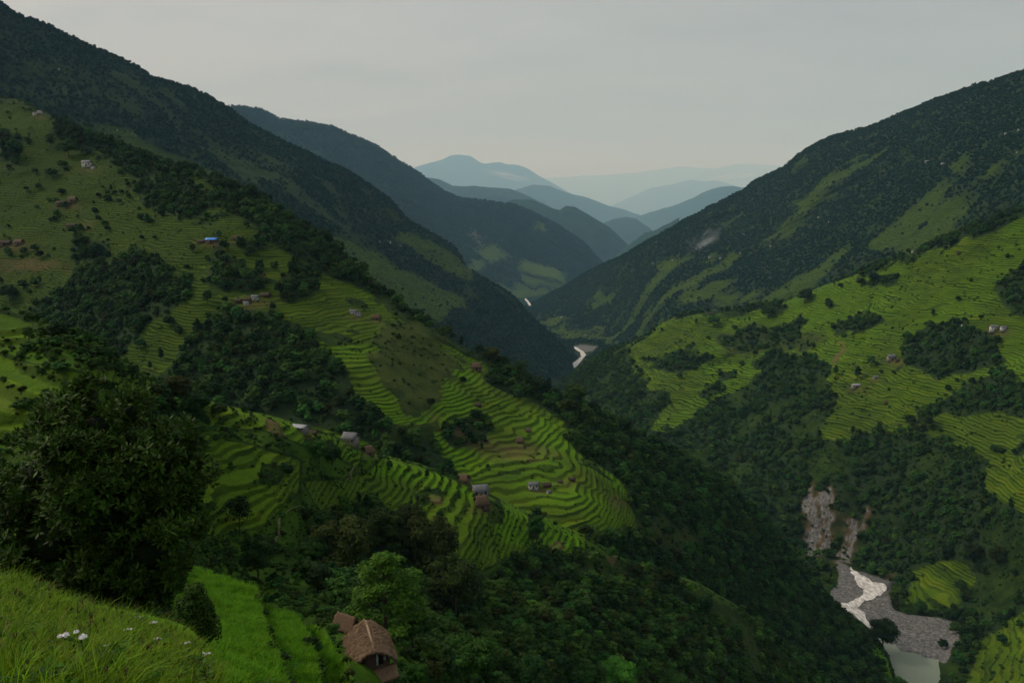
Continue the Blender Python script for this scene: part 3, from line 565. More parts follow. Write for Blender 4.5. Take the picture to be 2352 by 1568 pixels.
H1 = Hill('hillside_near', [(-150, 690, 170), (0, 700, 168), (0, 820, 140), (190, 862, 132), (0, 920, 120), (150, 920, 121), (0, 1000, 114), (200, 772, 168), (270, 815, 190), (300, 885, 185), (200, 1000, 122), (350, 870, 232), (350, 1000, 195), (480, 920, 265), (480, 1100, 222), (450, 1220, 190), (640, 965, 276), (640, 1150, 231), (600, 1240, 211), (550, 1310, 195), (690, 1300, 206), (740, 993, 300), (300, 1300, 120), (0, 1300, 60),
      (850, 1032, 345), (850, 1200, 300), (800, 1330, 235), (1050, 1092, 372), (1050, 1200, 326), (1050, 1290, 300), (1000, 1420, 245), (1200, 1166, 390), (1340, 1232, 405), (1250, 1330, 350), (1300, 1450, 290), (1450, 1325, 410), (1600, 1345, 455), (1700, 1400, 472), (1800, 1500, 480), (1900, 1590, 500), (1500, 1568, 330), (1200, 1568, 220), (900, 1568, 88), (860, 1500, 96), (780, 1450, 104), (700, 1568, 80), (1300, 1750, 210)],
     [(-150, 690), (0, 698), (40, 712), (80, 735), (140, 752), (200, 770), (260, 808), (300, 838), (350, 870), (400, 890), (440, 908), (480, 922), (540, 938), (600, 950), (650, 965), (690, 978), (740, 992), (800, 1015), (850, 1034), (900, 1050), (960, 1066), (1050, 1098), (1100, 1122), (1150, 1150), (1200, 1172), (1260, 1196), (1340, 1232), (1400, 1268), (1450, 1298), (1500, 1315), (1560, 1330), (1600, 1342), (1650, 1372), (1700, 1402), (1750, 1440), (1800, 1490), (1850, 1530), (1900, 1580), (1960, 1640)],
     [(-150, 1350), (300, 1420), (800, 1640), (1000, 1720), (1960, 1760)], (-150, 1960, 3.4), 1.7, (0.018, 28.0), 1.9, cov_h1, back=(110, 0.6), wob=2.0, fine=1.0, warp=1.3)

# --- paddies just below the viewpoint
PL = [[(430, 1300), (560, 1330), (592, 1352), (602, 1430), (640, 1520), (665, 1600)], [(592, 1352), (680, 1378), (716, 1440), (728, 1500), (735, 1600)]]
def cov_h0(U, V, P, c, cp):
    c['field'][:] = 0; c['lush'][:] = 1
H0 = None
def side(U, V, line):                        # signed distance to the right of a downward polyline, px
    l = np.asarray(line, float); best = np.full(U.shape, 1e9); sg = np.zeros(U.shape)
    for (x1, y1), (x2, y2) in zip(l[:-1], l[1:]):
        ex, ey = x2 - x1, y2 - y1; t = np.clip(((U - x1) * ex + (V - y1) * ey) / (ex * ex + ey * ey), 0, 1)
        dx, dy = U - x1 - t * ex, V - y1 - t * ey; d = np.hypot(dx, dy); s = np.sign(-(ex * dy - ey * dx))
        m = d < best; best = np.where(m, d, best); sg = np.where(m, s, sg)
    return best * sg
def cov_pad(U, V, P, c, cp):
    pad = poly_mask(U, V, [(420, 1296), (560, 1326), (600, 1348), (700, 1384), (775, 1448), (832, 1600), (850, 1750), (380, 1750), (400, 1400)], 5)
    d1 = side(U, V, PL[0]); d2 = side(U, V, PL[1])
    drop = sstep(-6, 8, d1) * 1.9 + sstep(-6, 8, d2) * 1.9
    edge = np.maximum(np.exp(-((d1 - 2) / 7.0) ** 2), np.exp(-((d2 - 2) / 7.0) ** 2))
    P[..., 2] -= drop * 0.9 * pad
    P[..., 2] += 0.65 * fbm(P[..., 0] / 3.5, P[..., 1] / 3.5, 3, 77) * pad
    c['field'] = pad * 1e-3; c['pad'] = pad * (1 - 0.8 * edge); c['edge'] = edge * pad
    c['wood'] = np.maximum((1 - pad) * 0.5, edge * pad); c['lush'] = pad * (1 - edge)
H0 = Hill('paddy_slope', [(-150, 1060, 60), (0, 1080, 62), (300, 1200, 80), (430, 1305, 96), (590, 1350, 88), (700, 1395, 80), (770, 1450, 72), (820, 1568, 58), (650, 1568, 48), (500, 1568, 38), (0, 1400, 30), (200, 1568, 26), (860, 1700, 50), (500, 1750, 28)],
     [(-150, 1040), (0, 1075), (150, 1130), (300, 1205), (420, 1294), (480, 1312), (560, 1330), (600, 1350), (650, 1365), (700, 1388), (740, 1415), (770, 1446), (800, 1505), (822, 1568), (845, 1640), (860, 1750)],
     [(-150, 1500), (300, 1700), (860, 1790)], (-150, 860, 4), 3.0, (0.004, 8.0), 50.0, cov_pad, back=(14, 1.1), wob=0.8)

# --- the grassy knoll the picture is taken from
def cov_knoll(U, V, P, c, cp): c['lush'][:] = 0.8
K0 = Hill('knoll', [(-200, 1290, 13.0), (0, 1320, 13.4), (130, 1372, 14.2), (250, 1402, 14.8), (390, 1440, 15.2), (450, 1470, 14.8), (500, 1568, 12.2), (0, 1568, 6.6), (250, 1568, 7.2), (250, 2000, 4.0), (-200, 2000, 3.8), (520, 2000, 5.2)],
     [(-260, 1303), (0, 1348), (60, 1363), (130, 1400), (200, 1420), (250, 1432), (320, 1450), (390, 1468), (430, 1486), (455, 1508), (480, 1548), (500, 1575), (540, 1750), (600, 1990)],
     [(-260, 2000), (600, 2010)], (-260, 600, 10), 10, (0.004, 2.5), 50.0, cov_knoll, back=(22, 0.62), wob=0.0)

# --- the valley floor under everything, out to the horizon
def floor_sheet():
    r = np.r_[0, np.geomspace(200, 95000, 40)]; a = np.linspace(0, 2 * np.pi, 73)[:-1]
    V = np.array([[x * math.sin(t), x * math.cos(t), -478 - 8 * math.sin(x * 0.002 + 3 * t) - 260 * min(1, max(0, (x - 1700) / 1500))] for x in r for t in a]); n = len(a)
    Fq = [[i * n + j, i * n + (j + 1) % n, (i + 1) * n + (j + 1) % n, (i + 1) * n + j] for i in range(len(r) - 1) for j in range(n)]
    tag(link('valley_floor', mesh_np('valley_floor', V, Fq, dict(cover=np.zeros((len(V), 3))), mat=FAR)), kind='structure')
floor_sheet()
# ------------------------------------------------------------------ plant models
def nrm(a): return a / (np.linalg.norm(a, axis=-1, keepdims=True) + 1e-9)
def rdir(n, r): return nrm(r.normal(size=(n, 3)))
def leaf_quads(c, a, nrml, ln, wd):
    """diamond leaves: centre, long axis, normal, length, width"""
    b = nrm(np.cross(nrml, a)); n = len(c)
    ln = np.asarray(ln).reshape(-1, 1) * 0.5; wd = np.asarray(wd).reshape(-1, 1) * 0.5
    V = np.stack([c - a * ln, c + b * wd, c + a * ln, c - b * wd], 1).reshape(-1, 3)
    return V, np.arange(4 * n).reshape(n, 4)
def cube_sphere(k=3):
    g = np.linspace(-1, 1, k + 1); V, Fq = [], []
    for ax in range(3):
        for sgn in (-1, 1):
            o = len(V)
            for x in g:
                for y in g:
                    p = [0, 0, 0]; p[ax] = sgn; p[(ax + 1) % 3] = x * sgn; p[(ax + 2) % 3] = y; V.append(p)
            for i in range(k):
                for j in range(k):
                    a = o + i * (k + 1) + j; Fq.append([a, a + k + 1, a + k + 2, a + 1])
    return nrm(np.array(V, float)), np.array(Fq)
CS_V, CS_F = cube_sphere(3)
class Geo:
    def __init__(s): s.V = []; s.F = []; s.n = 0
    def add(s, V, Fq):
        s.V.append(np.asarray(V, float)); s.F.append(np.asarray(Fq, int) + s.n); s.n += len(V)
    def tube(s, pts, rad, k=6):
        pts = np.asarray(pts, float); m = len(pts); V = []
        for i in range(m):
            d = nrm(pts[min(i + 1, m - 1)] - pts[max(i - 1, 0)]); x = nrm(np.cross(d, [0.31, 0.95, 0.11])); y = np.cross(d, x)
            for j in range(k):
                t = 2 * math.pi * j / k; V.append(pts[i] + rad[i] * (math.cos(t) * x + math.sin(t) * y))
        s.add(V, [[i * k + j, i * k + (j + 1) % k, (i + 1) * k + (j + 1) % k, (i + 1) * k + j] for i in range(m - 1) for j in range(k)])
    def box(s, x0, x1, y0, y1, z0, z1):
        V = [(x, y, z) for z in (z0, z1) for y in (y0, y1) for x in (x0, x1)]
        s.add(V, [(0, 2, 3, 1), (4, 5, 7, 6), (0, 1, 5, 4), (2, 6, 7, 3), (0, 4, 6, 2), (1, 3, 7, 5)])
    def mesh(s, name, mat, smooth=True): return mesh_np(name, np.concatenate(s.V), np.concatenate(s.F), mat=mat, smooth=smooth)
def crown_geo(lumps, n, leaf, seed, core=0.80, flat=0.55, aspect=0.55):
    """leaf clumps spread over a set of lumps (centre, radius xyz); small dark cores keep the crown from being see-through"""
    r = np.random.default_rng(seed); g = Geo()
    lumps = [(np.array(c, float), np.array(q, float) * np.ones(3)) for c, q in lumps]
    wts = np.array([np.prod(q) ** (2 / 3) for _, q in lumps]); wts /= wts.sum()
    for (c, q), w in zip(lumps, wts):
        k = max(6, int(n * w)); d = rdir(k, r); d[:, 2] = np.where(d[:, 2] < -0.5, -d[:, 2], d[:, 2])
        rad = 0.72 + 0.36 * r.random((k, 1)) ** 0.7
        bump = 1 + 0.16 * np.sin(5 * d[:, :1] + seed) * np.cos(4 * d[:, 1:2] + 2 * seed)
        p = c + d * q * rad * bump
        nm = nrm(d * 0.8 + rdir(k, r) * 0.8 + np.array([0, 0, flat]))
        a = nrm(np.cross(nm, rdir(k, r)))
        sz = leaf * (0.6 + 0.8 * r.random(k))
        g.add(*leaf_quads(p, a, nm, sz, sz * aspect))
        if core:
            jit = 1 + 0.18 * np.sin(CS_V[:, :1] * 6 + seed) * np.cos(CS_V[:, 1:2] * 5 + c[0] * 3)
            g.add(c + CS_V * q * core * jit, CS_F)
    return g
def lumpy(h, w, k, seed, base=0.3, squash=0.8, lean=0.0):
    r = np.random.default_rng(seed); out = []
    zc = h * (base + (1 - base) * 0.5); rz = h * (1 - base) * 0.5; rx = w * 0.5
    out.append(((0, 0, zc), (rx * 0.62, rx * 0.62, rz * 0.72)))
    for i in range(k):
        t = 2.4 * i + r.random(); zz = -0.65 + 1.5 * (i + 0.5) / k
        rr = math.sqrt(max(0.05, 1 - min(1, abs(zz)) ** 2)) * 0.62
        q = (0.26 + 0.16 * r.random()) * rx * (1.15 - 0.3 * zz)
        out.append(((math.cos(t) * rx * rr + lean * zz * rx, math.sin(t) * rx * rr, zc + zz * rz * 0.78), (q * 1.1, q * 1.1, q * squash)))
    return out
def trunk_geo(h, rad, seed, limbs=4, w=3.0, top=0.6):
    r = np.random.default_rng(seed); g = Geo()
    P = [(0, 0, -0.06 * h), (0.01 * h, 0, h * 0.2), (-0.01 * h, 0.01 * h, h * 0.42), (0.015 * h, -0.01 * h, h * top)]
    g.tube(P, [rad * 1.3, rad, rad * 0.75, rad * 0.35])
    for i in range(limbs):
        t = 2.4 * i + r.random(); z0 = h * (0.25 + 0.28 * i / limbs); s = w * (0.25 + 0.12 * r.random())
        g.tube([(0, 0, z0), (math.cos(t) * s * 0.5, math.sin(t) * s * 0.5, z0 + h * 0.1), (math.cos(t) * s, math.sin(t) * s, z0 + h * 0.24)], [rad * 0.5, rad * 0.34, rad * 0.14], 5)
    return g
# low models (unit: metres, about 9 m tall) for the woods; high models for single trees
LOW = []
def low(name, lumps, n, leaf, seed, mat, **k):
    o = bpy.data.objects.new(name, crown_geo(lumps, n, leaf, seed, **k).mesh(name, mat)); LOW.append(o)
for i in range(4): low(f'wood_a{i}', lumpy(9, 7.5 + i * 0.5, 9, i, 0.12), 620, 0.85, i, LEAF)
for i in range(2): low(f'wood_b{i}', lumpy(9.5, 7 + i, 10, 20 + i, 0.12), 620, 0.8, 20 + i, LEAF_DARK)
for i in range(2): low(f'wood_c{i}', lumpy(9, 7.0, 8, 30 + i, 0.15), 560, 0.85, 30 + i, LEAF_OLIVE)
for i in range(2): low(f'wood_d{i}', lumpy(11, 3.8, 8, 40 + i, 0.08), 480, 0.7, 40 + i, LEAF_DARK)
for i in range(2): low(f'wood_e{i}', lumpy(3.0, 4.2, 6, 50 + i, 0.0, 0.6), 260, 0.6, 50 + i, LEAF)      # bushes
low('wood_f0', lumpy(2.2, 3.0, 5, 60, 0.0, 0.7), 220, 0.45, 60, LEAF_OLIVE)
low('wood_g0', lumpy(8, 7, 8, 70, 0.15), 560, 0.8, 70, LEAF_BRIGHT)
low('wood_h0', lumpy(1.6, 2.2, 5, 80, 0.0, 0.7), 240, 0.34, 80, LEAF_BRIGHT)
LEAF_COOL = leaf_material('leaf_cool', (0.003, 0.015, 0.009), (0.017, 0.050, 0.024), transl=0.0, spec=0.0)
for i in range(3): low(f'wood_i{i}', lumpy(9, 7.5 + i, 9, 120 + i, 0.05), 420, 1.0, 120 + i, LEAF_COOL)
PICK = {n.name: i for i, n in enumerate(sorted(LOW, key=lambda o: o.name))}
plant_col = bpy.data.collections.new('plant_models')
for o in LOW: plant_col.objects.link(o)

def scatter_group(coll):
    g = bpy.data.node_groups.new('scatter_' + coll.name, 'GeometryNodeTree')
    g.interface.new_socket('Geometry', in_out='INPUT', socket_type='NodeSocketGeometry')
    g.interface.new_socket('Geometry', in_out='OUTPUT', socket_type='NodeSocketGeometry')
    gi = g.nodes.new('NodeGroupInput'); go = g.nodes.new('NodeGroupOutput')
    ip = g.nodes.new('GeometryNodeInstanceOnPoints'); ci = g.nodes.new('GeometryNodeCollectionInfo')
    ci.inputs['Collection'].default_value = coll; ci.inputs['Separate Children'].default_value = True; ci.inputs['Reset Children'].default_value = True
    ip.inputs['Pick Instance'].default_value = True
    def na(name, typ):
        n = g.nodes.new('GeometryNodeInputNamedAttribute'); n.data_type = typ; n.inputs['Name'].default_value = name
        return n.outputs['Attribute']
    g.links.new(gi.outputs[0], ip.inputs['Points']); g.links.new(ci.outputs[0], ip.inputs['Instance'])
    g.links.new(na('pick', 'INT'), ip.inputs['Instance Index'])
    er = g.nodes.new('FunctionNodeEulerToRotation'); g.links.new(na('rot', 'FLOAT_VECTOR'), er.inputs[0])
    g.links.new(er.outputs[0], ip.inputs['Rotation']); g.links.new(na('scl', 'FLOAT_VECTOR'), ip.inputs['Scale'])
    g.links.new(ip.outputs[0], go.inputs[0])
    return g
GROUPS = {}
def scatter_obj(name, label, cat, coll, pts, pick, scl, tilt=0.06, sink=0.0):
    n = len(pts)
    if not n: return
    me = bpy.data.meshes.new(name); me.vertices.add(n); p = np.array(pts, np.float32); p[:, 2] -= sink * scl[:, 2]
    me.vertices.foreach_set('co', p.ravel())
    a = me.attributes.new('pick', 'INT', 'POINT'); a.data.foreach_set('value', np.asarray(pick, np.int32))
    a = me.attributes.new('rot', 'FLOAT_VECTOR', 'POINT')
    a.data.foreach_set('vector', np.c_[rng.normal(0, tilt, n), rng.normal(0, tilt, n), rng.random(n) * 6.283].astype(np.float32).ravel())
    a = me.attributes.new('scl', 'FLOAT_VECTOR', 'POINT'); a.data.foreach_set('vector', np.asarray(scl, np.float32).ravel())
    o = link(name, me); m = o.modifiers.new('scatter', 'NODES')
    if coll.name not in GROUPS: GROUPS[coll.name] = scatter_group(coll)
    m.node_group = GROUPS[coll.name]
    return tag(o, label, cat, kind='stuff')
CLEAR = [(855, 1500, 62), (797, 1440, 34), (690, 980, 22), (806, 1010, 22), (1103, 1140, 26), (1065, 1098, 18), (845, 1036, 18), (1235, 1116, 26), (1290, 1106, 30), (2055, 824, 16), (1966, 886, 16), (2293, 755, 20), (487, 553, 22), (580, 690, 34), (1094, 845, 18), (1193, 1010, 14), (1213, 986, 11), (815, 721, 16), (865, 730, 13)]
def cleared(p, uv):
    k = np.ones(len(p), bool)
    for a, b, r_ in CLEAR: k &= np.hypot(uv[:, 0] - a, uv[:, 1] - b - r_ * 0.25) > r_
    return p[k], uv[k]
def choose(names, probs, n):
    k = np.array([PICK[x] for x in names]); pr = np.array(probs, float); return k[rng.choice(len(k), n, p=pr / pr.sum())]
TREES = ['wood_a0', 'wood_a1', 'wood_a2', 'wood_a3', 'wood_b0', 'wood_b1', 'wood_c0', 'wood_c1', 'wood_d0', 'wood_d1', 'wood_g0']
FARTREES = ['wood_i0', 'wood_i1', 'wood_i2', 'wood_d0', 'wood_b0']
def blur(a, ku, kv):
    for ax, k in ((0, ku), (1, kv)):
        c = np.cumsum(np.concatenate([np.repeat(np.take(a, [0], ax), k + 1, ax), a, np.repeat(np.take(a, [-1], ax), k, ax)], ax), ax); n_ = a.shape[ax]
        a = (np.take(c, range(2 * k + 1, 2 * k + 1 + n_), ax) - np.take(c, range(0, n_), ax)) / (2 * k + 1)
    return a
def forest(h, label, dens, cap, size, probs=(3, 3, 3, 3, 3, 3, 1.5, 1.5, 0.7, 0.7, 0.5), vmax=1600, name='forest', extra=None):
    d = np.where(h.cov['wood'] > 0.35, h.cov['wood'], 0) * dens
    if extra is not None: d = np.maximum(d, extra * dens)
    d = d * (1 - h.cov.get('bare', 0))
    p, uv = cleared(*h.scatter(d, cap, vmax)); n = len(p)
    s = size * (0.45 + 0.95 * rng.random((n, 1)) ** 1.6) * np.array([[1, 1, 1]]) * (0.88 + 0.24 * rng.random((n, 3)))
    scatter_obj(name, label, 'forest', plant_col, p, choose(TREES if len(probs) > 5 else FARTREES, probs, n), s, 0.07, 0.7)
def bushes(h, label, dens, cap, size, vmax=1600, mask=None, probs=(3, 3, 2, 1.2), name='scrub'):
    m = (1 - h.cov.get('bare', 0)) * np.clip(1 - h.cov['field'] * 1.2, 0, 1) * (1 - h.cov['rock']) * (1 - 0.8 * h.cov['soil']) * (1 - 0.55 * h.cov['dry'])
    if mask is not None: m = m * mask
    p, uv = cleared(*h.scatter(m * dens, cap, vmax)); n = len(p)
    s = size * (0.35 + 0.8 * rng.random((n, 1)) ** 1.6) * np.ones((1, 3)) * (0.8 + 0.4 * rng.random((n, 3)))
    scatter_obj(name, label, 'scrub', plant_col, p, choose(['wood_e0', 'wood_e1', 'wood_f0', 'wood_h0'], probs, n), s, 0.1, 0.25)
def clump_noise(h, sc, seed): return sstep(-0.25, 0.35, fbm(h.P[..., 0] / sc, h.P[..., 1] / sc, 3, seed))
forest(H2, 'dark woods filling the gullies and the right flank of the left terraced hill', 1 / 26, 11000, 0.82, extra=0.34 * blur(H2.cov['wood'], 8, 18) ** 1.5 * clump_noise(H2, 16, 99) + 0.12 * clump_noise(H2, 22, 98) ** 3 * (1 - sstep(500, 900, H2.U * 0.62 + H2.V * 0.62)))
bushes(H2, 'low scrub and grass clumps between the terraces of the left hill', 1 / 14, 22000, 0.8, mask=0.2 + clump_noise(H2, 25, 91))
forest(H1, 'dense dark trees filling the near hollow below the paddies', 1 / 15, 6000, 0.62, (5, 5, 4, 4, 1, 1, 3, 3, 0.8, 0.8, 4.0))
nearm = ((H1.P[..., 1] < 255) & (H1.U > 330) & (H1.U < 1010)).astype(float)
bushes(H1, 'bushes and weeds covering the nearest hillside around the small plots', 1 / 1.7, 26000, 0.62, mask=nearm * (0.35 + 0.65 * clump_noise(H1, 12, 92)), probs=(1.8, 1.5, 1.2, 6))
bushes(H1, 'bushes and weeds covering the near hillside between the plots', 1 / 2.6, 32000, 0.62, mask=(1 - nearm) * (0.3 + 0.7 * clump_noise(H1, 14, 92)), probs=(1.8, 1.8, 1.5, 5))
def bank_weeds(h, label, dens, cap, sc, n_sc):
    fr = h.q - np.floor(h.q)
    p, uv = h.scatter(h.cov['field'] * sstep(0.55, 0.68, fr) * (0.1 + clump_noise(h, n_sc, 95)) * dens, cap, 1600)
    scatter_obj('bank_weeds', label, 'weeds', plant_col, p, choose(['wood_e0', 'wood_f0', 'wood_h0'], [2, 2, 1], len(p)), sc * (0.12 + 0.34 * rng.random((len(p), 1)) ** 2) * np.ones((1, 3)), 0.1, 0.2)
bank_weeds(H1, 'weeds and small bushes growing on the banks between the near plots', 0.8, 20000, 0.85, 9)
bank_weeds(H2, 'dark weeds and bushes dotted along the terrace banks of the left hill', 0.12, 16000, 1.2, 20)
forest(R2, 'dense woods on the right spur above the river gorge', 1 / 42, 17000, 1.02, extra=0.42 * blur(R2.cov['wood'], 9, 22) ** 1.5 * clump_noise(R2, 24, 99))
bushes(R2, 'scrub between the terraces of the right spur', 1 / 34, 22000, 1.2, mask=0.3 + clump_noise(R2, 40, 93))
bank_weeds(R2, 'dark weeds and bushes dotted along the terrace banks of the right spur', 0.05, 16000, 2.6, 35)
forest(H4, 'forest covering the blue mountain in the distance', 1 / 520, 30000, 2.3, (4, 4, 4, 0.2, 0.2), vmax=760, extra=np.clip(1 - H4.cov['field'] * 1.5 - H4.cov['dry'], 0, 1))
forest(R3, 'forest covering the high mountain on the right', 1 / 78, 75000, 1.05, (4, 4, 4, 0.5, 0.6), vmax=960, extra=0.10 * clump_noise(R3, 60, 96))
bushes(R3, 'scattered shrubs among the high fields of the right mountain', 1 / 1300, 4000, 2.4, vmax=900)
forest(H3, 'forest covering the tall mountain on the left', 1 / 76, 75000, 1.0, (4, 4, 4, 0.5, 0.6), vmax=960, extra=0.07 * clump_noise(H3, 60, 97))

# ------------------------------------------------------------------ single trees
HI = {}
def hi_model(key, h, w, k, seed, n, leaf, mat, base=0.25, trunk=0.16, squash=0.8, limbs=4, core=0.72, lean=0.0, top=0.6):
    c = crown_geo(lumpy(h, w, k, seed, base, squash, lean), n, leaf, seed, core=core).mesh('crown', mat)
    t = trunk_geo(h, trunk, seed, limbs, w, top).mesh('trunk', BARK)
    HI[key] = (c, t, h, w)
hi_model('round', 8, 7, 12, 101, 3600, 0.42, LEAF_DARK)
hi_model('broad', 8, 9.5, 14, 102, 3600, 0.46, LEAF, base=0.3)
hi_model('tall', 10, 3.6, 10, 103, 2600, 0.42, LEAF_DARK, base=0.12)
hi_model('upright', 9, 5.5, 11, 104, 3000, 0.42, LEAF, base=0.18)
hi_model('sparse', 9, 6.0, 9, 105, 1500, 0.42, LEAF_DARK, base=0.35, core=0.45, squash=0.6)
hi_model('olive', 8.5, 8.0, 13, 106, 3600, 0.42, LEAF_OLIVE, base=0.2)
hi_model('brown', 8, 7.5, 12, 107, 2600, 0.40, LEAF_OLIVE, base=0.25, core=0.6)
hi_model('bright', 9, 6.0, 13, 108, 5200, 0.34, LEAF_BRIGHT, base=0.18)
LEAF_FRESH = leaf_material('leaf_fresh', (0.020, 0.070, 0.006), (0.110, 0.240, 0.018), transl=0.25, spec=0.08, nscale=1.1)
def tiered():
    q = np.random.default_rng(12); out = []
    for z, rr, k in ((8.6, 0.5, 2), (7.8, 1.1, 4), (6.7, 1.7, 5), (5.5, 2.3, 6), (4.2, 2.7, 7), (3.0, 2.9, 6), (2.2, 2.2, 4)):
        for i in range(k):
            t = 6.283 * i / k + q.random() * 0.9; rad = rr * (0.55 + 0.55 * q.random()); sz = 0.62 + 0.45 * q.random()
            out.append(((math.cos(t) * rad, math.sin(t) * rad, z + q.normal() * 0.28), (sz * 1.15, sz * 1.15, sz * 0.62)))
    HI['tiered'] = (crown_geo(out, 7600, 0.30, 12, core=0.42, flat=0.9).mesh('crown', LEAF_FRESH), trunk_geo(9, 0.17, 12, 6, 5.0, 0.9).mesh('trunk', BARK), 9.2, 6)
tiered()
hi_model('dome', 6, 6.4, 11, 109, 4600, 0.32, LEAF_BRIGHT, base=0.30, squash=0.6)
hi_model('bush', 3, 4.0, 8, 110, 1800, 0.30, LEAF_DARK, base=0.02, trunk=0.05)
TREE_WORDS = dict(round='dark round-crowned', broad='wide spreading', tall='tall narrow', upright='upright oval', sparse='thin open-crowned', olive='olive-green bushy', brown='brownish', bright='bright green', tiered='tall layered', dome='light green dome-shaped', bush='low dark bushy')
REG = []                                      # (root, u, v, hill, kind, px, where)
def tree(h, u, v, px, kind, w=1.0, where='', label=None):
    p = h.at(u, v); d = p.y * CP - p.z * SP
    c, t, hh, ww = HI[kind]; sc = px * d / F / hh
    small = px < 30
    nm = {'tall': 'tall_tree', 'bush': 'bush', 'olive': 'bushy_tree', 'dome': 'dome_tree'}.get(kind, 'tree')
    rz = random.random() * 6.28
    r = empty(nm, p - Vector((0, 0, 0.03 * px * d / F)), rz); r.scale = (sc * w, sc * w, sc)
    link('crown', c, r); link('trunk', t, r)
    REG.append([r, u, v, h, kind, px, where, label])
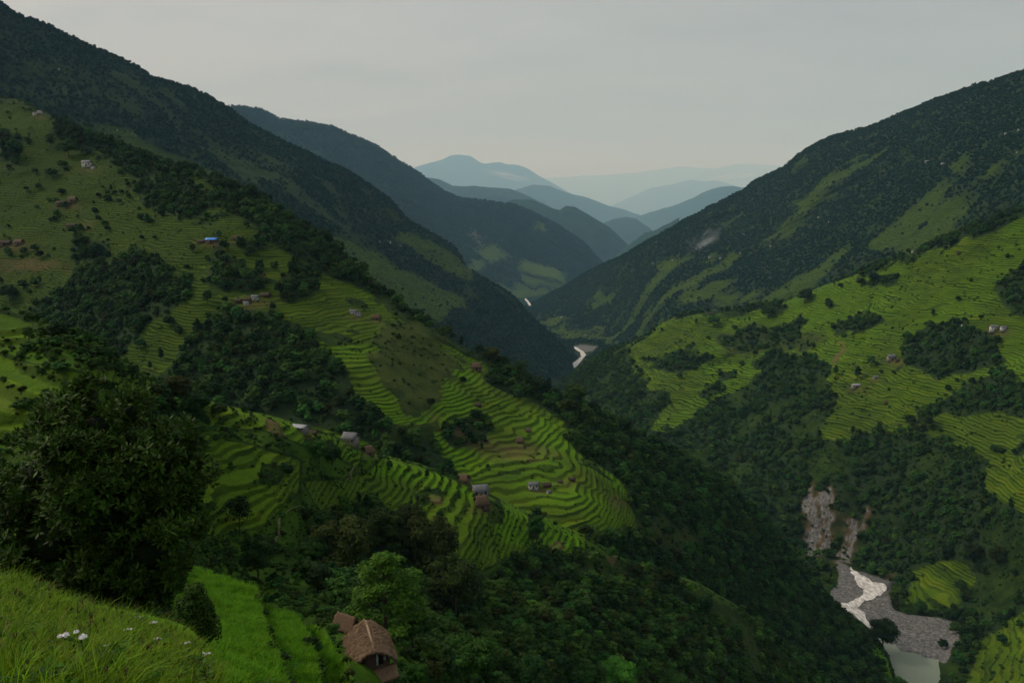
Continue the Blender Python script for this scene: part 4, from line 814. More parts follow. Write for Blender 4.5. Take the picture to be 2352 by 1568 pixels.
# zones of the photograph used for the wording of labels
TABLE = {
 H2: ('on the left terraced hill', [
  (1060, 801, 35, 'tall'), (1041, 787, 26, 'sparse'), (1100, 824, 38, 'sparse'), (1127, 835, 42, 'brown', 1.2), (1161, 850, 38, 'sparse'), (1197, 871, 50, 'sparse', 1.3), (1220, 878, 18, 'tall'), (1260, 905, 44, 'tall', 0.8), (1251, 908, 38, 'sparse'),
  (1321, 927, 48, 'broad'), (1361, 950, 34, 'sparse'), (1307, 956, 46, 'olive', 1.2), (1345, 968, 40, 'olive'), (1401, 981, 30, 'sparse'), (1440, 996, 44, 'sparse'), (1023, 783, 40, 'brown'), (835, 637, 42, 'upright'), (754, 551, 26, 'sparse'), (790, 630, 20, 'tall'),
  (257, 348, 46, 'tall', 1.2), (234, 341, 42, 'upright'), (212, 334, 36, 'tall', 1.3), (187, 327, 40, 'tall', 1.2), (158, 361, 48, 'upright'), (173, 311, 36, 'tall'), (117, 341, 38, 'upright', 0.9), (32, 364, 50, 'upright'), (11, 357, 40, 'tall', 1.4), (333, 377, 38, 'upright'), (315, 352, 14, 'round'),
  (380, 384, 18, 'round'), (360, 378, 16, 'round'), (428, 396, 28, 'round'), (446, 398, 26, 'round'), (463, 408, 28, 'upright'), (473, 412, 20, 'tall'), (484, 415, 18, 'tall'), (508, 438, 34, 'tall', 1.3), (524, 436, 32, 'round'), (542, 442, 30, 'tall'), (576, 458, 40, 'round'), (598, 462, 24, 'tall'), (640, 490, 22, 'tall'), (668, 505, 20, 'upright'), (700, 525, 22, 'round'), (725, 540, 20, 'tall'),
  (248, 532, 16, 'round'), (326, 552, 14, 'round'), (356, 550, 12, 'round'), (187, 573, 32, 'broad'), (223, 595, 40, 'round'), (202, 647, 18, 'round'), (158, 663, 18, 'upright'), (22, 692, 44, 'round'), (745, 629, 24, 'tall'), (812, 645, 30, 'tall'), (673, 634, 40, 'upright'), (569, 645, 26, 'broad'), (576, 667, 18, 'round'), (477, 699, 38, 'upright'), (517, 696, 18, 'round'), (565, 735, 26, 'round'), (389, 750, 30, 'round'), (310, 724, 26, 'round'), (443, 580, 24, 'upright'),
  (274, 469, 16, 'round'), (227, 454, 14, 'round'), (295, 429, 12, 'round'), (90, 436, 16, 'round'), (144, 386, 20, 'broad'), (81, 400, 16, 'round'), (119, 408, 24, 'broad'), (61, 440, 14, 'round'), (916, 785, 22, 'upright'), (823, 788, 10, 'round'), (780, 794, 12, 'round'), (1064, 882, 20, 'round'), (992, 931, 20, 'round'), (965, 806, 12, 'upright'), (906, 878, 10, 'round'), (1120, 1076, 16, 'upright'), (1120, 983, 14, 'upright'), (480, 760, 20, 'round'), (370, 830, 40, 'tall'), (345, 850, 26, 'tall', 1.2), (322, 800, 28, 'round')]),
 R2: ('on the right terraced spur', [
  (1903, 709, 20, 'round'), (2142, 727, 24, 'tall', 1.2), (1919, 864, 32, 'tall', 1.1), (1858, 882, 28, 'upright'), (1969, 871, 36, 'tall', 1.4), (2000, 842, 32, 'upright'), (2124, 988, 60, 'upright', 0.9), (2018, 1004, 44, 'tall'), (1958, 997, 24, 'tall', 1.3), (2090, 977, 28, 'round'), (2283, 1037, 18, 'broad'), (2298, 1039, 16, 'broad'), (2328, 1045, 20, 'upright'), (2104, 939, 9, 'round'), (2041, 896, 8, 'round'), (2081, 838, 13, 'round'), (2052, 860, 12, 'round'), (2023, 856, 11, 'round'), (2252, 730, 11, 'round'), (2200, 691, 14, 'round'), (1847, 696, 36, 'round'), (1764, 730, 30, 'broad'), (1638, 750, 28, 'broad'), (1599, 745, 18, 'tall', 1.2), (1721, 738, 14, 'tall'), (1552, 730, 12, 'round'),
  (2023, 607, 18, 'upright'), (2182, 564, 26, 'broad'), (2274, 525, 22, 'round'), (2313, 595, 16, 'upright'), (2095, 605, 18, 'upright'), (2005, 649, 26, 'round'), (1977, 659, 24, 'brown'), (1854, 685, 26, 'round'), (1901, 704, 24, 'upright'), (2225, 533, 12, 'broad'), (2229, 649, 14, 'upright'), (1930, 662, 14, 'round'),
  (2205, 1366, 42, 'sparse', 1.2), (2113, 1408, 34, 'round'), (2175, 1281, 32, 'round'), (2236, 1287, 46, 'olive'), (2290, 1294, 46, 'olive'), (2328, 1328, 26, 'sparse'), (2247, 1312, 24, 'round'), (2059, 1388, 50, 'upright', 1.2), (2164, 1490, 26, 'round'), (2189, 1456, 34, 'upright'), (1700, 960, 22, 'round'), (1560, 870, 16, 'round'), (1470, 860, 18, 'round'), (2230, 1460, 30, 'round'), (2300, 1480, 28, 'round'), (2340, 1440, 26, 'upright')]),
 H1: ('on the near hillside', [
  (790, 1330, 165, 'olive', 1.0), (880, 1300, 150, 'olive', 0.9), (985, 1345, 180, 'olive', 0.85), (1045, 1420, 160, 'brown', 1.0), (935, 1250, 105, 'olive'), (740, 1300, 90, 'round'), (1232, 1246, 74, 'upright', 0.8), (1233, 1190, 28, 'round'), (1010, 1193, 22, 'round'), (1249, 1172, 20, 'olive'), (895, 1075, 26, 'upright'), (981, 1096, 28, 'tall', 1.2), (1347, 1232, 34, 'olive', 1.2), (763, 1072, 52, 'round'), (735, 1068, 66, 'upright'),
  (245, 841, 48, 'round', 0.85), (137, 790, 46, 'round', 1.0), (68, 794, 42, 'upright'), (504, 959, 36, 'broad'), (562, 963, 36, 'sparse', 0.7), (551, 1228, 104, 'sparse', 0.9), (810, 1020, 22, 'tall'), (706, 1201, 42, 'olive'), (594, 1338, 125, 'round', 0.75), (531, 1319, 24, 'upright'), (660, 1085, 24, 'bush'), (400, 930, 70, 'olive', 1.3), (450, 960, 60, 'broad'), (1240, 1310, 52, 'round'), (1290, 1340, 40, 'round'), (1330, 1290, 34, 'upright'),
  (1540, 1350, 44, 'olive'), (1460, 1330, 40, 'olive'), (1620, 1400, 40, 'round'), (1500, 1380, 44, 'upright', 0.8)]),
}
for h, (where, rows) in TABLE.items():
    for row in rows: tree(h, row[0], row[1], row[2], row[3], row[4] if len(row) > 4 else 1.0, where)
tree(H1, 886, 1472, 226, 'tiered', 1.08, '', 'tall bright green tree with loose layered crown right behind the thatched hut')
tree(H1, 948, 1500, 140, 'upright', 1.0, '', 'creeper-covered dark green tree leaning on the tall bright tree by the thatched hut')
tree(H1, 1068, 1585, 135, 'dome', 1.1, '', 'light green umbrella-shaped tree right of the thatched hut at the bottom')
tree(H1, 1225, 1610, 130, 'sparse', 0.9, '', 'pale thin-leaved tree at the bottom edge between umbrella tree and round tree')
tree(H1, 1412, 1600, 95, 'dome', 1.1, '', 'round light green tree at the bottom edge, left one of the two domes')
tree(H1, 1535, 1612, 75, 'dome', 1.3, '', 'flat round light green tree at the bottom edge, right one of the two domes')
tree(H1, 960, 1590, 75, 'bright', 1.2, '', 'bright green bush beside the thatched hut, just right of its wall')
tree(H2, 2027, 1486, 72, 'round', 1.1, '', 'dark round tree overhanging the gravel bar at the bend of the river')
tree(H2, 2066, 1554, 58, 'upright', 1.2, '', 'dark green tree standing alone at the edge of the still river pool')
# wording: look first, then place; ties are told apart by their order from the left
def finish_trees():
    marks = []
    def add(u, v, t): marks.append((u, v, t))
    for u, v, t in PLACES: add(u, v, t)
    groups = {}
    for r in REG:
        o, u, v, h, kind, px, where, label = r
        o['group'] = {H2: 'single trees on the left terraced hill', R2: 'single trees on the right terraced spur', H1: 'single trees on the near hillside'}[h]
        o['category'] = 'bush' if kind == 'bush' else 'tree'
        if label: o['label'] = label; continue
        size = 'small ' if px < 16 else 'large ' if px > 45 else ''
        best = min(marks, key=lambda m: math.hypot(m[0] - u, (m[1] - v) * 1.3)); du, dv = u - best[0], v - best[1]
        rel = ('right of' if du > 0 else 'left of') if abs(du) > abs(dv) else ('below' if dv > 0 else 'above')
        groups.setdefault(f'{size}{TREE_WORDS[kind]} tree {rel} {best[2]}', []).append(r)
    ords = ['first', 'second', 'third', 'fourth', 'fifth', 'sixth', 'seventh', 'eighth', 'ninth', 'tenth']
    for text, rs in groups.items():
        rs.sort(key=lambda r: r[1])
        for i, r in enumerate(rs):
            r[0]['label'] = text if len(rs) == 1 else text + (', left one' if (len(rs) == 2 and i == 0) else ', right one' if len(rs) == 2 else f', {ords[i]} from left')
PLACES = [(487, 548, 'the blue-roofed house'), (580, 685, 'the brown hamlet on the left hill'), (815, 717, 'the white house on the left hill'), (200, 380, 'the pale house high on the left hill'), (85, 260, 'the white house at the top left'), (30, 555, 'the brown huts at the left edge'), (150, 465, 'the upper brown huts on the left hill'),
 (1095, 840, 'the thatched hut near the ridge'), (1105, 935, 'the huts in the middle of the left hill'), (1235, 1110, 'the white house on the lower terraces'), (1105, 1130, 'the slate-roofed house on the spur'), (692, 976, 'the tin-roofed shed'), (845, 1032, 'the small thatched hut on the spur crest'), (855, 1500, 'the near thatched hut'), (550, 1130, 'the small near paddies'), (100, 860, 'the curved paddies at the left'),
 (2060, 820, 'the house with the shed on the right spur'), (1965, 884, 'the tin-roofed farm on the right spur'), (2290, 750, 'the twin houses on the right spur'), (2250, 1350, 'the small terraces by the gravel bar'), (1700, 760, 'the upper fields of the right spur'), (2200, 560, 'the top fields of the right spur'), (2300, 1040, 'the lower right fields'), (1320, 930, 'the wooded ridge end'), (550, 430, 'the wooded crest of the left hill'), (235, 330, 'the row of trees on the left crest'), (1600, 1350, 'the bushy spur end'), (1000, 980, 'the yellowed slope'), (430, 700, 'the dark gully of the left hill')]
finish_trees()

# ------------------------------------------------------------------ the dark tree by the knoll
def big_tree():
    d0 = 21.0
    LU = [(225, 1000, 120, 0.0), (110, 1085, 105, 0.4), (365, 1075, 105, -0.3), (240, 1165, 150, -0.5), (120, 1250, 125, -0.2), (345, 1270, 100, -0.4), (50, 1190, 90, 0.2), (420, 1010, 52, 0.2), (205, 925, 52, 0.1), (430, 1120, 50, 0.1), (300, 950, 50, -0.2),
          (250, 1330, 110, -0.2), (20, 1290, 95, 0.0), (150, 990, 70, -0.3), (380, 1190, 80, -0.7), (200, 1090, 110, -0.9), (330, 1360, 60, 0)]
    base = unproj(255, 1405, d0); base[2] -= 0.5
    r = np.random.default_rng(5); g = Geo(); core = Geo()
    root = empty('broadleaf_tree', Vector(base))
    A, LC, LA, LN, LL = [], [], [], [], []
    for u, v, q, dd in LU:
        c = unproj(u, v, d0 + dd) - base; rad = q * (d0 + dd) / F
        ns = max(6, int(11 * q / 90)); sd0 = rdir(ns, r); sd0[:, 2] += 0.15; sd0 = nrm(sd0)
        sc_ = c + sd0 * rad * (0.62 + 0.22 * r.random((ns, 1))); sr_ = rad * (0.30 + 0.16 * r.random(ns))
        k = int(92 * (q / 50.0) ** 2); wh = r.integers(0, ns, k); dr = rdir(k, r); dr = nrm(dr + 0.5 * sd0[wh] + np.array([0, 0, 0.15]))
        p = sc_[wh] + dr * sr_[wh][:, None] * (0.70 + 0.42 * r.random((k, 1)))
        up = nrm(dr * 0.75 + np.array([0, 0, 0.75]) + rdir(k, r) * 0.35)
        for j in range(9):                    # a rosette of leaves on each twig end
            t = j * 2.4 + r.random(k) * 0.7; x = nrm(np.cross(up, rdir(k, r) + 0.01)); y = np.cross(up, x)
            rad_d = x * np.cos(t)[:, None] + y * np.sin(t)[:, None]
            open_ = 0.35 + 0.75 * (j / 9.0)
            a = nrm(up * (1.15 - open_) + rad_d * open_); ln = 0.13 + 0.11 * r.random(k)
            LC.append(p + up * (0.06 - 0.09 * j / 9)[..., None] if False else p + up * (0.06 - 0.10 * j / 9) + a * ln[:, None] * 0.5); LA.append(a); LN.append(nrm(np.cross(np.cross(a, up), a) + rdir(k, r) * 0.25)); LL.append(ln)
        jit = 1 + 0.2 * np.sin(CS_V[:, :1] * 5 + u) * np.cos(CS_V[:, 1:2] * 6 + v)
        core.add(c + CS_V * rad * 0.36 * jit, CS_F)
    LC, LA, LN, LL = map(np.concatenate, (LC, LA, LN, LL)); b = nrm(np.cross(LN, LA)); n = len(LC)
    W = LL * 0.17; tip = LC + LA * LL[:, None] * 0.5 - LN * LL[:, None] * 0.08; st = LC - LA * LL[:, None] * 0.5
    mid = LC - LN * LL[:, None] * 0.03
    V = np.stack([st, mid + b * W[:, None] + LN * LL[:, None] * 0.05, tip, mid - b * W[:, None] + LN * LL[:, None] * 0.05, mid], 1).reshape(-1, 3)
    i = np.arange(n)[:, None] * 5
    Fq = np.concatenate([i + np.array([[0, 4, 2, 1]]), i + np.array([[0, 3, 2, 4]])])
    link('crown', mesh_np('crown', V, Fq, mat=LEAF_NEAR, smooth=False), root)
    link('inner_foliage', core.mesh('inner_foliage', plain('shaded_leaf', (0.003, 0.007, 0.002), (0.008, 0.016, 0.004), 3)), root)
    t = Geo(); t.tube([(0, 0, -1.6), (0.05, 0, 0.6), (-0.1, 0.1, 1.6), (-0.1, 0, 2.6)], [0.2, 0.16, 0.12, 0.05], 8)
    for k, (x, z) in enumerate(((-1.1, 1.7), (0.9, 1.9), (-0.5, 2.6), (1.0, 2.8), (-1.6, 1.2), (0.6, 1.2))): t.tube([(0, 0, 0.5 + 0.15 * k), (x * 0.5, 0.2 - 0.1 * k, z * 0.7), (x, -0.2 + 0.1 * k, z)], [0.08, 0.05, 0.02], 6)
    link('trunk', t.mesh('trunk', BARK), root)
    tag(root, 'large dark broad-leaved tree standing behind the foreground grass at the left', 'tree')
big_tree()

# ------------------------------------------------------------------ buildings
def gable(g, w, l, z0, h, over=0.4, th=0.14, ridge_in=0.0, seg=1, seed=0, wav=0.0, rnd=1.0):
    """roof with its ridge along x: w along x, l along y; ridge_in > 0 makes it hipped"""
    r = np.random.default_rng(seed); nx, ny = max(2, seg), max(2, seg)
    W2, L2 = w / 2 + over, l / 2 + over; drop = h * over / (l / 2)
    xs = np.linspace(-1, 1, 2 * nx + 1); ys = np.linspace(-1, 1, 2 * ny + 1)
    X, Y = np.meshgrid(xs, ys, indexing='ij'); hl = W2 * (1 - ridge_in)
    px = X * (hl + (W2 - hl) * np.abs(Y)); py = Y * L2
    pz = z0 - drop + (h + drop) * (1 - np.abs(Y) ** rnd)
    if wav: pz = pz + wav * r.normal(size=pz.shape); px = px + wav * r.normal(size=pz.shape) * (np.abs(X) > 0.99); py = py + wav * r.normal(size=pz.shape) * (np.abs(Y) > 0.99)
    top = np.stack([px, py, pz + th], -1).reshape(-1, 3); bot = np.stack([px * 0.985, py * 0.985, pz], -1).reshape(-1, 3)
    a, b = X.shape; idx = np.arange(a * b).reshape(a, b); n = a * b
    Fq = [[idx[i, j], idx[i + 1, j], idx[i + 1, j + 1], idx[i, j + 1]] for i in range(a - 1) for j in range(b - 1)]
    Fb = [[f[3] + n, f[2] + n, f[1] + n, f[0] + n] for f in Fq]
    ed = [idx[:, 0], idx[-1, :], idx[::-1, -1], idx[0, ::-1]]
    Fs = [[e[k + 1], e[k], e[k] + n, e[k + 1] + n] for e in ed for k in range(len(e) - 1)]
    g.add(np.concatenate([top, bot]), Fq + Fb + Fs)
def house(h, u, v, px, kind, label, rz=0.0, name='house', group=None, asp=0.6, big=False, cat='house', dz=0.0):
    """kind: thatch / slate / white / tin / blue / shed"""
    p = h.at(u, v); d = p.y * CP - p.z * SP; w = px * d / F * (0.90 if h is H1 else 0.80 if h not in (R3, H3) else 0.66); l = w * asp
    hw = w * {'thatch': 0.27, 'slate': 0.48, 'white': 0.46, 'tin': 0.28, 'blue': 0.24, 'shed': 0.22}[kind]; hr = l * {'thatch': 0.55, 'slate': 0.42, 'white': 0.40, 'tin': 0.22, 'blue': 0.26, 'shed': 0.40}[kind]
    wm, rm = {'thatch': (MUD, THATCH), 'slate': (STONEW, SLATE), 'white': (LIME, SLATE), 'tin': (STONEW, TIN), 'blue': (MUD, BLUE), 'shed': (WOOD, THATCH_OLD)}[kind]
    r = empty(name, p + Vector((0, 0, dz)), rz)
    g = Geo(); g.box(-w / 2, w / 2, -l / 2, l / 2, -w * 0.3, hw)
    hip = 0.35 if kind in ('thatch',) else 0.0
    if not hip:
        e = w / 2 - 0.02 * w
        for s in (-1, 1):
            x0, x1 = sorted((s * e, s * (e - 0.04 * w))); k = 0.86
            g.add([(x0, -l / 2 * k, hw), (x0, l / 2 * k, hw), (x0, 0.02, hw + hr * k), (x0, -0.02, hw + hr * k), (x1, -l / 2 * k, hw), (x1, l / 2 * k, hw), (x1, 0.02, hw + hr * k), (x1, -0.02, hw + hr * k)],
                  [(0, 1, 2, 3), (7, 6, 5, 4), (0, 3, 7, 4), (1, 5, 6, 2), (0, 4, 5, 1), (3, 2, 6, 7)])
    link('wall', g.mesh('wall', wm, False), r)
    g = Geo(); gable(g, w, l, hw, hr, 0.07 * w + 0.12, 0.03 * w + (0.12 if kind in ('thatch', 'shed') else 0.02), hip, 3 if kind in ('thatch', 'shed') else 2, int(u), 0.012 * w if kind in ('thatch', 'shed') else 0.004 * w, 1.15 if kind == 'thatch' else 1.0)
    link('roof', g.mesh('roof', rm, kind == 'thatch'), r)
    y = -l / 2
    def opening(nm, x0, x1, z0, z1, mat, frame=True):
        g = Geo(); g.box(x0, x1, y - 0.012 * w, y + 0.05, z0, z1); o = link(nm, g.mesh(nm, mat, False), r)
        if frame and big:
            f = Geo(); t = 0.012 * w
            f.box(x0 - t, x0, y - 0.02 * w, y + 0.04, z0, z1); f.box(x1, x1 + t, y - 0.02 * w, y + 0.04, z0, z1); f.box(x0 - t, x1 + t, y - 0.022 * w, y + 0.04, z1, z1 + t)
            link('frame', f.mesh('frame', WOOD, False), o)
    opening('door', -0.06 * w, 0.06 * w, -0.02 * w, min(0.8 * hw, 0.27 * w), WOOD_DK)
    if px > 12 or big:
        for x in ((-0.32, 0.32) if kind != 'shed' else (0.28,)): opening('window', (x - 0.05) * w, (x + 0.05) * w, 0.42 * hw, 0.72 * hw, WOOD_DK)
    if kind in ('white', 'slate') and big:
        for x in (-0.33, -0.11, 0.11, 0.33): opening('window', (x - 0.045) * w, (x + 0.045) * w, 0.74 * hw, 0.93 * hw, WOOD_DK)
    return tag(r, label, cat, group)
B = 'farm buildings on the slopes'
for row in [
 (H1, 1103, 1136, 36, 'slate', 'two-storey stone house under a grey slate roof on the spur', 0.25, 'farmhouse', 0.75, True),
 (H1, 1105, 1160, 36, 'thatch', 'brown thatched hut directly in front of the slate-roofed house', 0.3, 'thatched_hut', 0.85, True),
 (H1, 1065, 1102, 28, 'thatch', 'brown thatched hut behind the spur crest, left of the slate roof', -0.3, 'thatched_hut', 0.8, False),
 (H1, 845, 1042, 26, 'thatch', 'small steep thatched hut on the spur crest beside the footpath', 0.7, 'thatched_hut', 0.9, True),
 (H1, 690, 986, 36, 'tin', 'long shed under grey corrugated roof on the grassy crest', -0.35, 'shed', 0.55, True),
 (H1, 720, 996, 18, 'shed', 'low small shed at the right end of the corrugated-roof shed', -0.3, 'shed', 0.6, False),
 (H1, 806, 1013, 34, 'slate', 'grey-roofed stone hut half hidden behind a tree on the crest', -0.3, 'stone_hut', 0.8, False),
 (H2, 1225, 1120, 27, 'white', 'white two-storey house with dark roof on the lower terraces', 0.1, 'farmhouse', 0.55, True),
 (H2, 1256, 1116, 22, 'shed', 'dark thatched shed joined to the right of the white house', 0.1, 'shed', 0.6, False),
 (H2, 1260, 1128, 10, 'white', 'tiny white shed standing alone in front of the white house', 0.5, 'shed', 0.8, False),
 (H2, 1286, 1106, 14, 'shed', 'brown thatched shed, middle one of the row right of the white house', 0.1, 'shed', 0.7, False),
 (H2, 1313, 1101, 18, 'shed', 'brown thatched shed at the right end of the row by the white house', 0.1, 'shed', 0.6, False),
 (H2, 1193, 1014, 22, 'thatch', 'round-topped thatched hut above the fan of bright terraces', 0.1, 'thatched_hut', 0.8, False),
 (H2, 1213, 990, 16, 'thatch', 'small thatched hut at the wood edge, upper one above the bright terraces', 0.2, 'thatched_hut', 0.8, False),
 (H2, 1097, 930, 18, 'shed', 'brown hut in mid slope, upper one of the middle group', 0.2, 'hut', 0.7, False),
 (H2, 1097, 956, 16, 'shed', 'brown hut in mid slope, lower one of the middle group', 0.0, 'hut', 0.7, False),
 (H2, 1094, 847, 28, 'thatch', 'wide thatched hut just below the ridge with the brown tree', 0.15, 'thatched_hut', 0.7, True),
 (H2, 812, 719, 20, 'white', 'white house with dark roof on the steep terraces', 0.1, 'farmhouse', 0.5, False),
 (H2, 824, 724, 13, 'white', 'small white outbuilding in front of the white house on steep terraces', 0.1, 'outhouse', 0.6, False),
 (H2, 865, 732, 22, 'thatch', 'brown thatched hut right of the white house on steep terraces', 0.1, 'thatched_hut', 0.7, False),
 (H2, 547, 693, 18, 'shed', 'brown hut at the left end of the brown hamlet', 0.0, 'hut', 0.6, False),
 (H2, 568, 690, 20, 'shed', 'brown hut, second from the left in the brown hamlet', 0.1, 'hut', 0.6, False),
 (H2, 586, 685, 18, 'white', 'pale-walled house in the middle of the brown hamlet', 0.1, 'farmhouse', 0.6, False),
 (H2, 610, 679, 24, 'shed', 'brown hut at the right end of the brown hamlet', -0.1, 'hut', 0.6, False),
 (H2, 566, 697, 14, 'white', 'low pale wall shed in front of the brown hamlet', 0.0, 'shed', 0.5, False),
 (H2, 599, 637, 24, 'thatch', 'reddish thatched hut beside trees above the brown hamlet', 0.0, 'thatched_hut', 0.7, False),
 (H2, 487, 555, 29, 'blue', 'low house under a vivid blue sheet roof on the left hill', 0.0, 'blue_roofed_house', 0.6, True),
 (H2, 462, 556, 20, 'shed', 'low brown shed left of the blue-roofed house', 0.0, 'shed', 0.5, False),
 (H2, 547, 551, 26, 'shed', 'dark brown hut right of the blue-roofed house', 0.1, 'hut', 0.5, False),
 (H2, 640, 531, 20, 'shed', 'dim brown hut in the upper right below the wooded crest', 0.1, 'hut', 0.5, False),
 (H2, 12, 561, 32, 'shed', 'long brown hut cut by the left edge of the picture', 0.0, 'hut', 0.35, False),
 (H2, 44, 560, 24, 'thatch', 'brown hut next to the long hut at the left edge', 0.0, 'hut', 0.6, False),
 (H2, 142, 470, 24, 'shed', 'left one of the two upper brown huts on the left hill', 0.0, 'hut', 0.5, False),
 (H2, 168, 463, 22, 'thatch', 'right one of the two upper brown huts, with the taller thatched roof', 0.0, 'hut', 0.7, False),
 (H2, 165, 520, 26, 'shed', 'long low brown hut alone on the dim terraces at the left', 0.0, 'hut', 0.35, False),
 (H2, 200, 381, 24, 'white', 'pale house with dark roof high on the left hill', 0.0, 'farmhouse', 0.5, False),
 (H2, 215, 387, 10, 'white', 'tiny white outhouse at the right of the pale high house', 0.0, 'outhouse', 0.7, False),
 (H2, 81, 264, 10, 'white', 'small white hut at the top left of the hill, left of its pair', 0.0, 'hut', 0.8, False),
 (H2, 92, 260, 11, 'white', 'white house at the top left of the hill, right of its pair', 0.0, 'house', 0.6, False),
 (H2, 289, 345, 15, 'shed', 'brown hut among trees on the left crest, upper one', 0.0, 'hut', 0.6, False),
 (H2, 291, 362, 18, 'shed', 'brown hut below the trees on the left crest, lower one', 0.0, 'hut', 0.5, False),
 (R2, 2047, 825, 22, 'slate', 'grey-roofed house with blue-green front on the right spur', 0.0, 'farmhouse', 0.6, True),
 (R2, 2063, 827, 14, 'shed', 'reddish shed beside the grey-roofed house on the right spur', 0.0, 'shed', 0.6, False),
 (R2, 1966, 888, 24, 'tin', 'pale tin-roofed farmhouse at the edge of the bright right fields', 0.1, 'farmhouse', 0.5, True),
 (R2, 2011, 868, 13, 'slate', 'small grey house between the tin-roofed farm and the grey-roofed house', 0.0, 'house', 0.7, False),
 (R2, 2283, 756, 22, 'white', 'left one of the twin pale houses on the right spur', 0.0, 'house', 0.5, False),
 (R2, 2305, 757, 16, 'white', 'right one of the twin pale houses on the right spur', 0.0, 'house', 0.6, False),
 (R2, 2212, 749, 9, 'white', 'tiny white hut on the upper right fields', 0.0, 'hut', 0.7, False),
 (R2, 2220, 531, 14, 'slate', 'dim grey house at the top edge of the right fields', 0.0, 'house', 0.6, False),
 (R2, 2203, 582, 12, 'shed', 'dim hut under a tree in the top right fields', 0.0, 'hut', 0.6, False),
 (R2, 1634, 722, 14, 'shed', 'low brown hut on the crest of the right spur', 0.0, 'hut', 0.5, False),
 (R2, 2098, 562, 9, 'white', 'tiny pale hut at the crest between the top right trees', 0.0, 'hut', 0.6, False),
 (R2, 2036, 924, 12, 'shed', 'small brown hut in the middle of the right fields', 0.0, 'hut', 0.7, False),
 ]:
    h, u, v, px, kind, lab, rz, nm, asp, big = row
    house(h, u, v, px, kind, lab, rz, nm, B, asp, big, 'shed' if 'shed' in nm else 'hut' if 'hut' in nm else 'house')
# far specks of houses on the mountains
FARH = [(R3, 1708, 540, 7, 'white'), (R3, 1770, 566, 6, 'white'), (R3, 1905, 512, 8, 'white'), (R3, 1880, 500, 6, 'white'), (R3, 1848, 525, 7, 'shed'), (R3, 1990, 316, 8, 'shed'), (R3, 2050, 304, 6, 'white'), (R3, 2130, 373, 14, 'tin'), (R3, 2165, 378, 10, 'white'), (R3, 2340, 300, 10, 'white'), (R3, 2310, 308, 8, 'white'), (R3, 2336, 351, 6, 'white'), (R3, 1630, 592, 8, 'white'), (R3, 1655, 594, 8, 'white'), (R3, 1700, 582, 6, 'white'),
        (R3, 1545, 598, 6, 'white'), (R3, 1500, 606, 6, 'white'), (R3, 1345, 770, 7, 'white'), (R3, 1290, 729, 8, 'white'), (R3, 1275, 725, 7, 'white'), (R3, 1768, 640, 7, 'white'), (H3, 894, 559, 12, 'white'), (H3, 872, 556, 6, 'white'), (H3, 920, 566, 7, 'white'), (H3, 268, 298, 6, 'white'), (H3, 135, 160, 7, 'white')]
fr = {}
for h, u, v, px, kind in FARH:
    fr.setdefault(('right' if h is R3 else 'left', kind), []).append((u, v, px, h))
OR = ['leftmost', 'second from left', 'third from left', 'fourth from left', 'fifth from left', 'sixth from left', 'seventh from left', 'eighth from left', 'ninth from left', 'tenth from left', 'eleventh from left', 'twelfth from left', 'thirteenth from left', 'fourteenth from left', 'fifteenth from left', 'sixteenth from left', 'seventeenth from left', 'eighteenth from left', 'nineteenth from left', 'twentieth from left']
KW = dict(white='tiny white house', shed='tiny brown hut', tin='tiny pale long-roofed house')
for (sd_, kind), rows in fr.items():
    rows.sort()
    for i, (u, v, px, h) in enumerate(rows):
        lab = f'{KW[kind]} far up the {sd_} mountain' + ('' if len(rows) == 1 else f', {OR[i]}')
        house(h, u, v, px, kind, lab, 0.0, 'far_house', 'far houses on the mountains', 0.6, False)

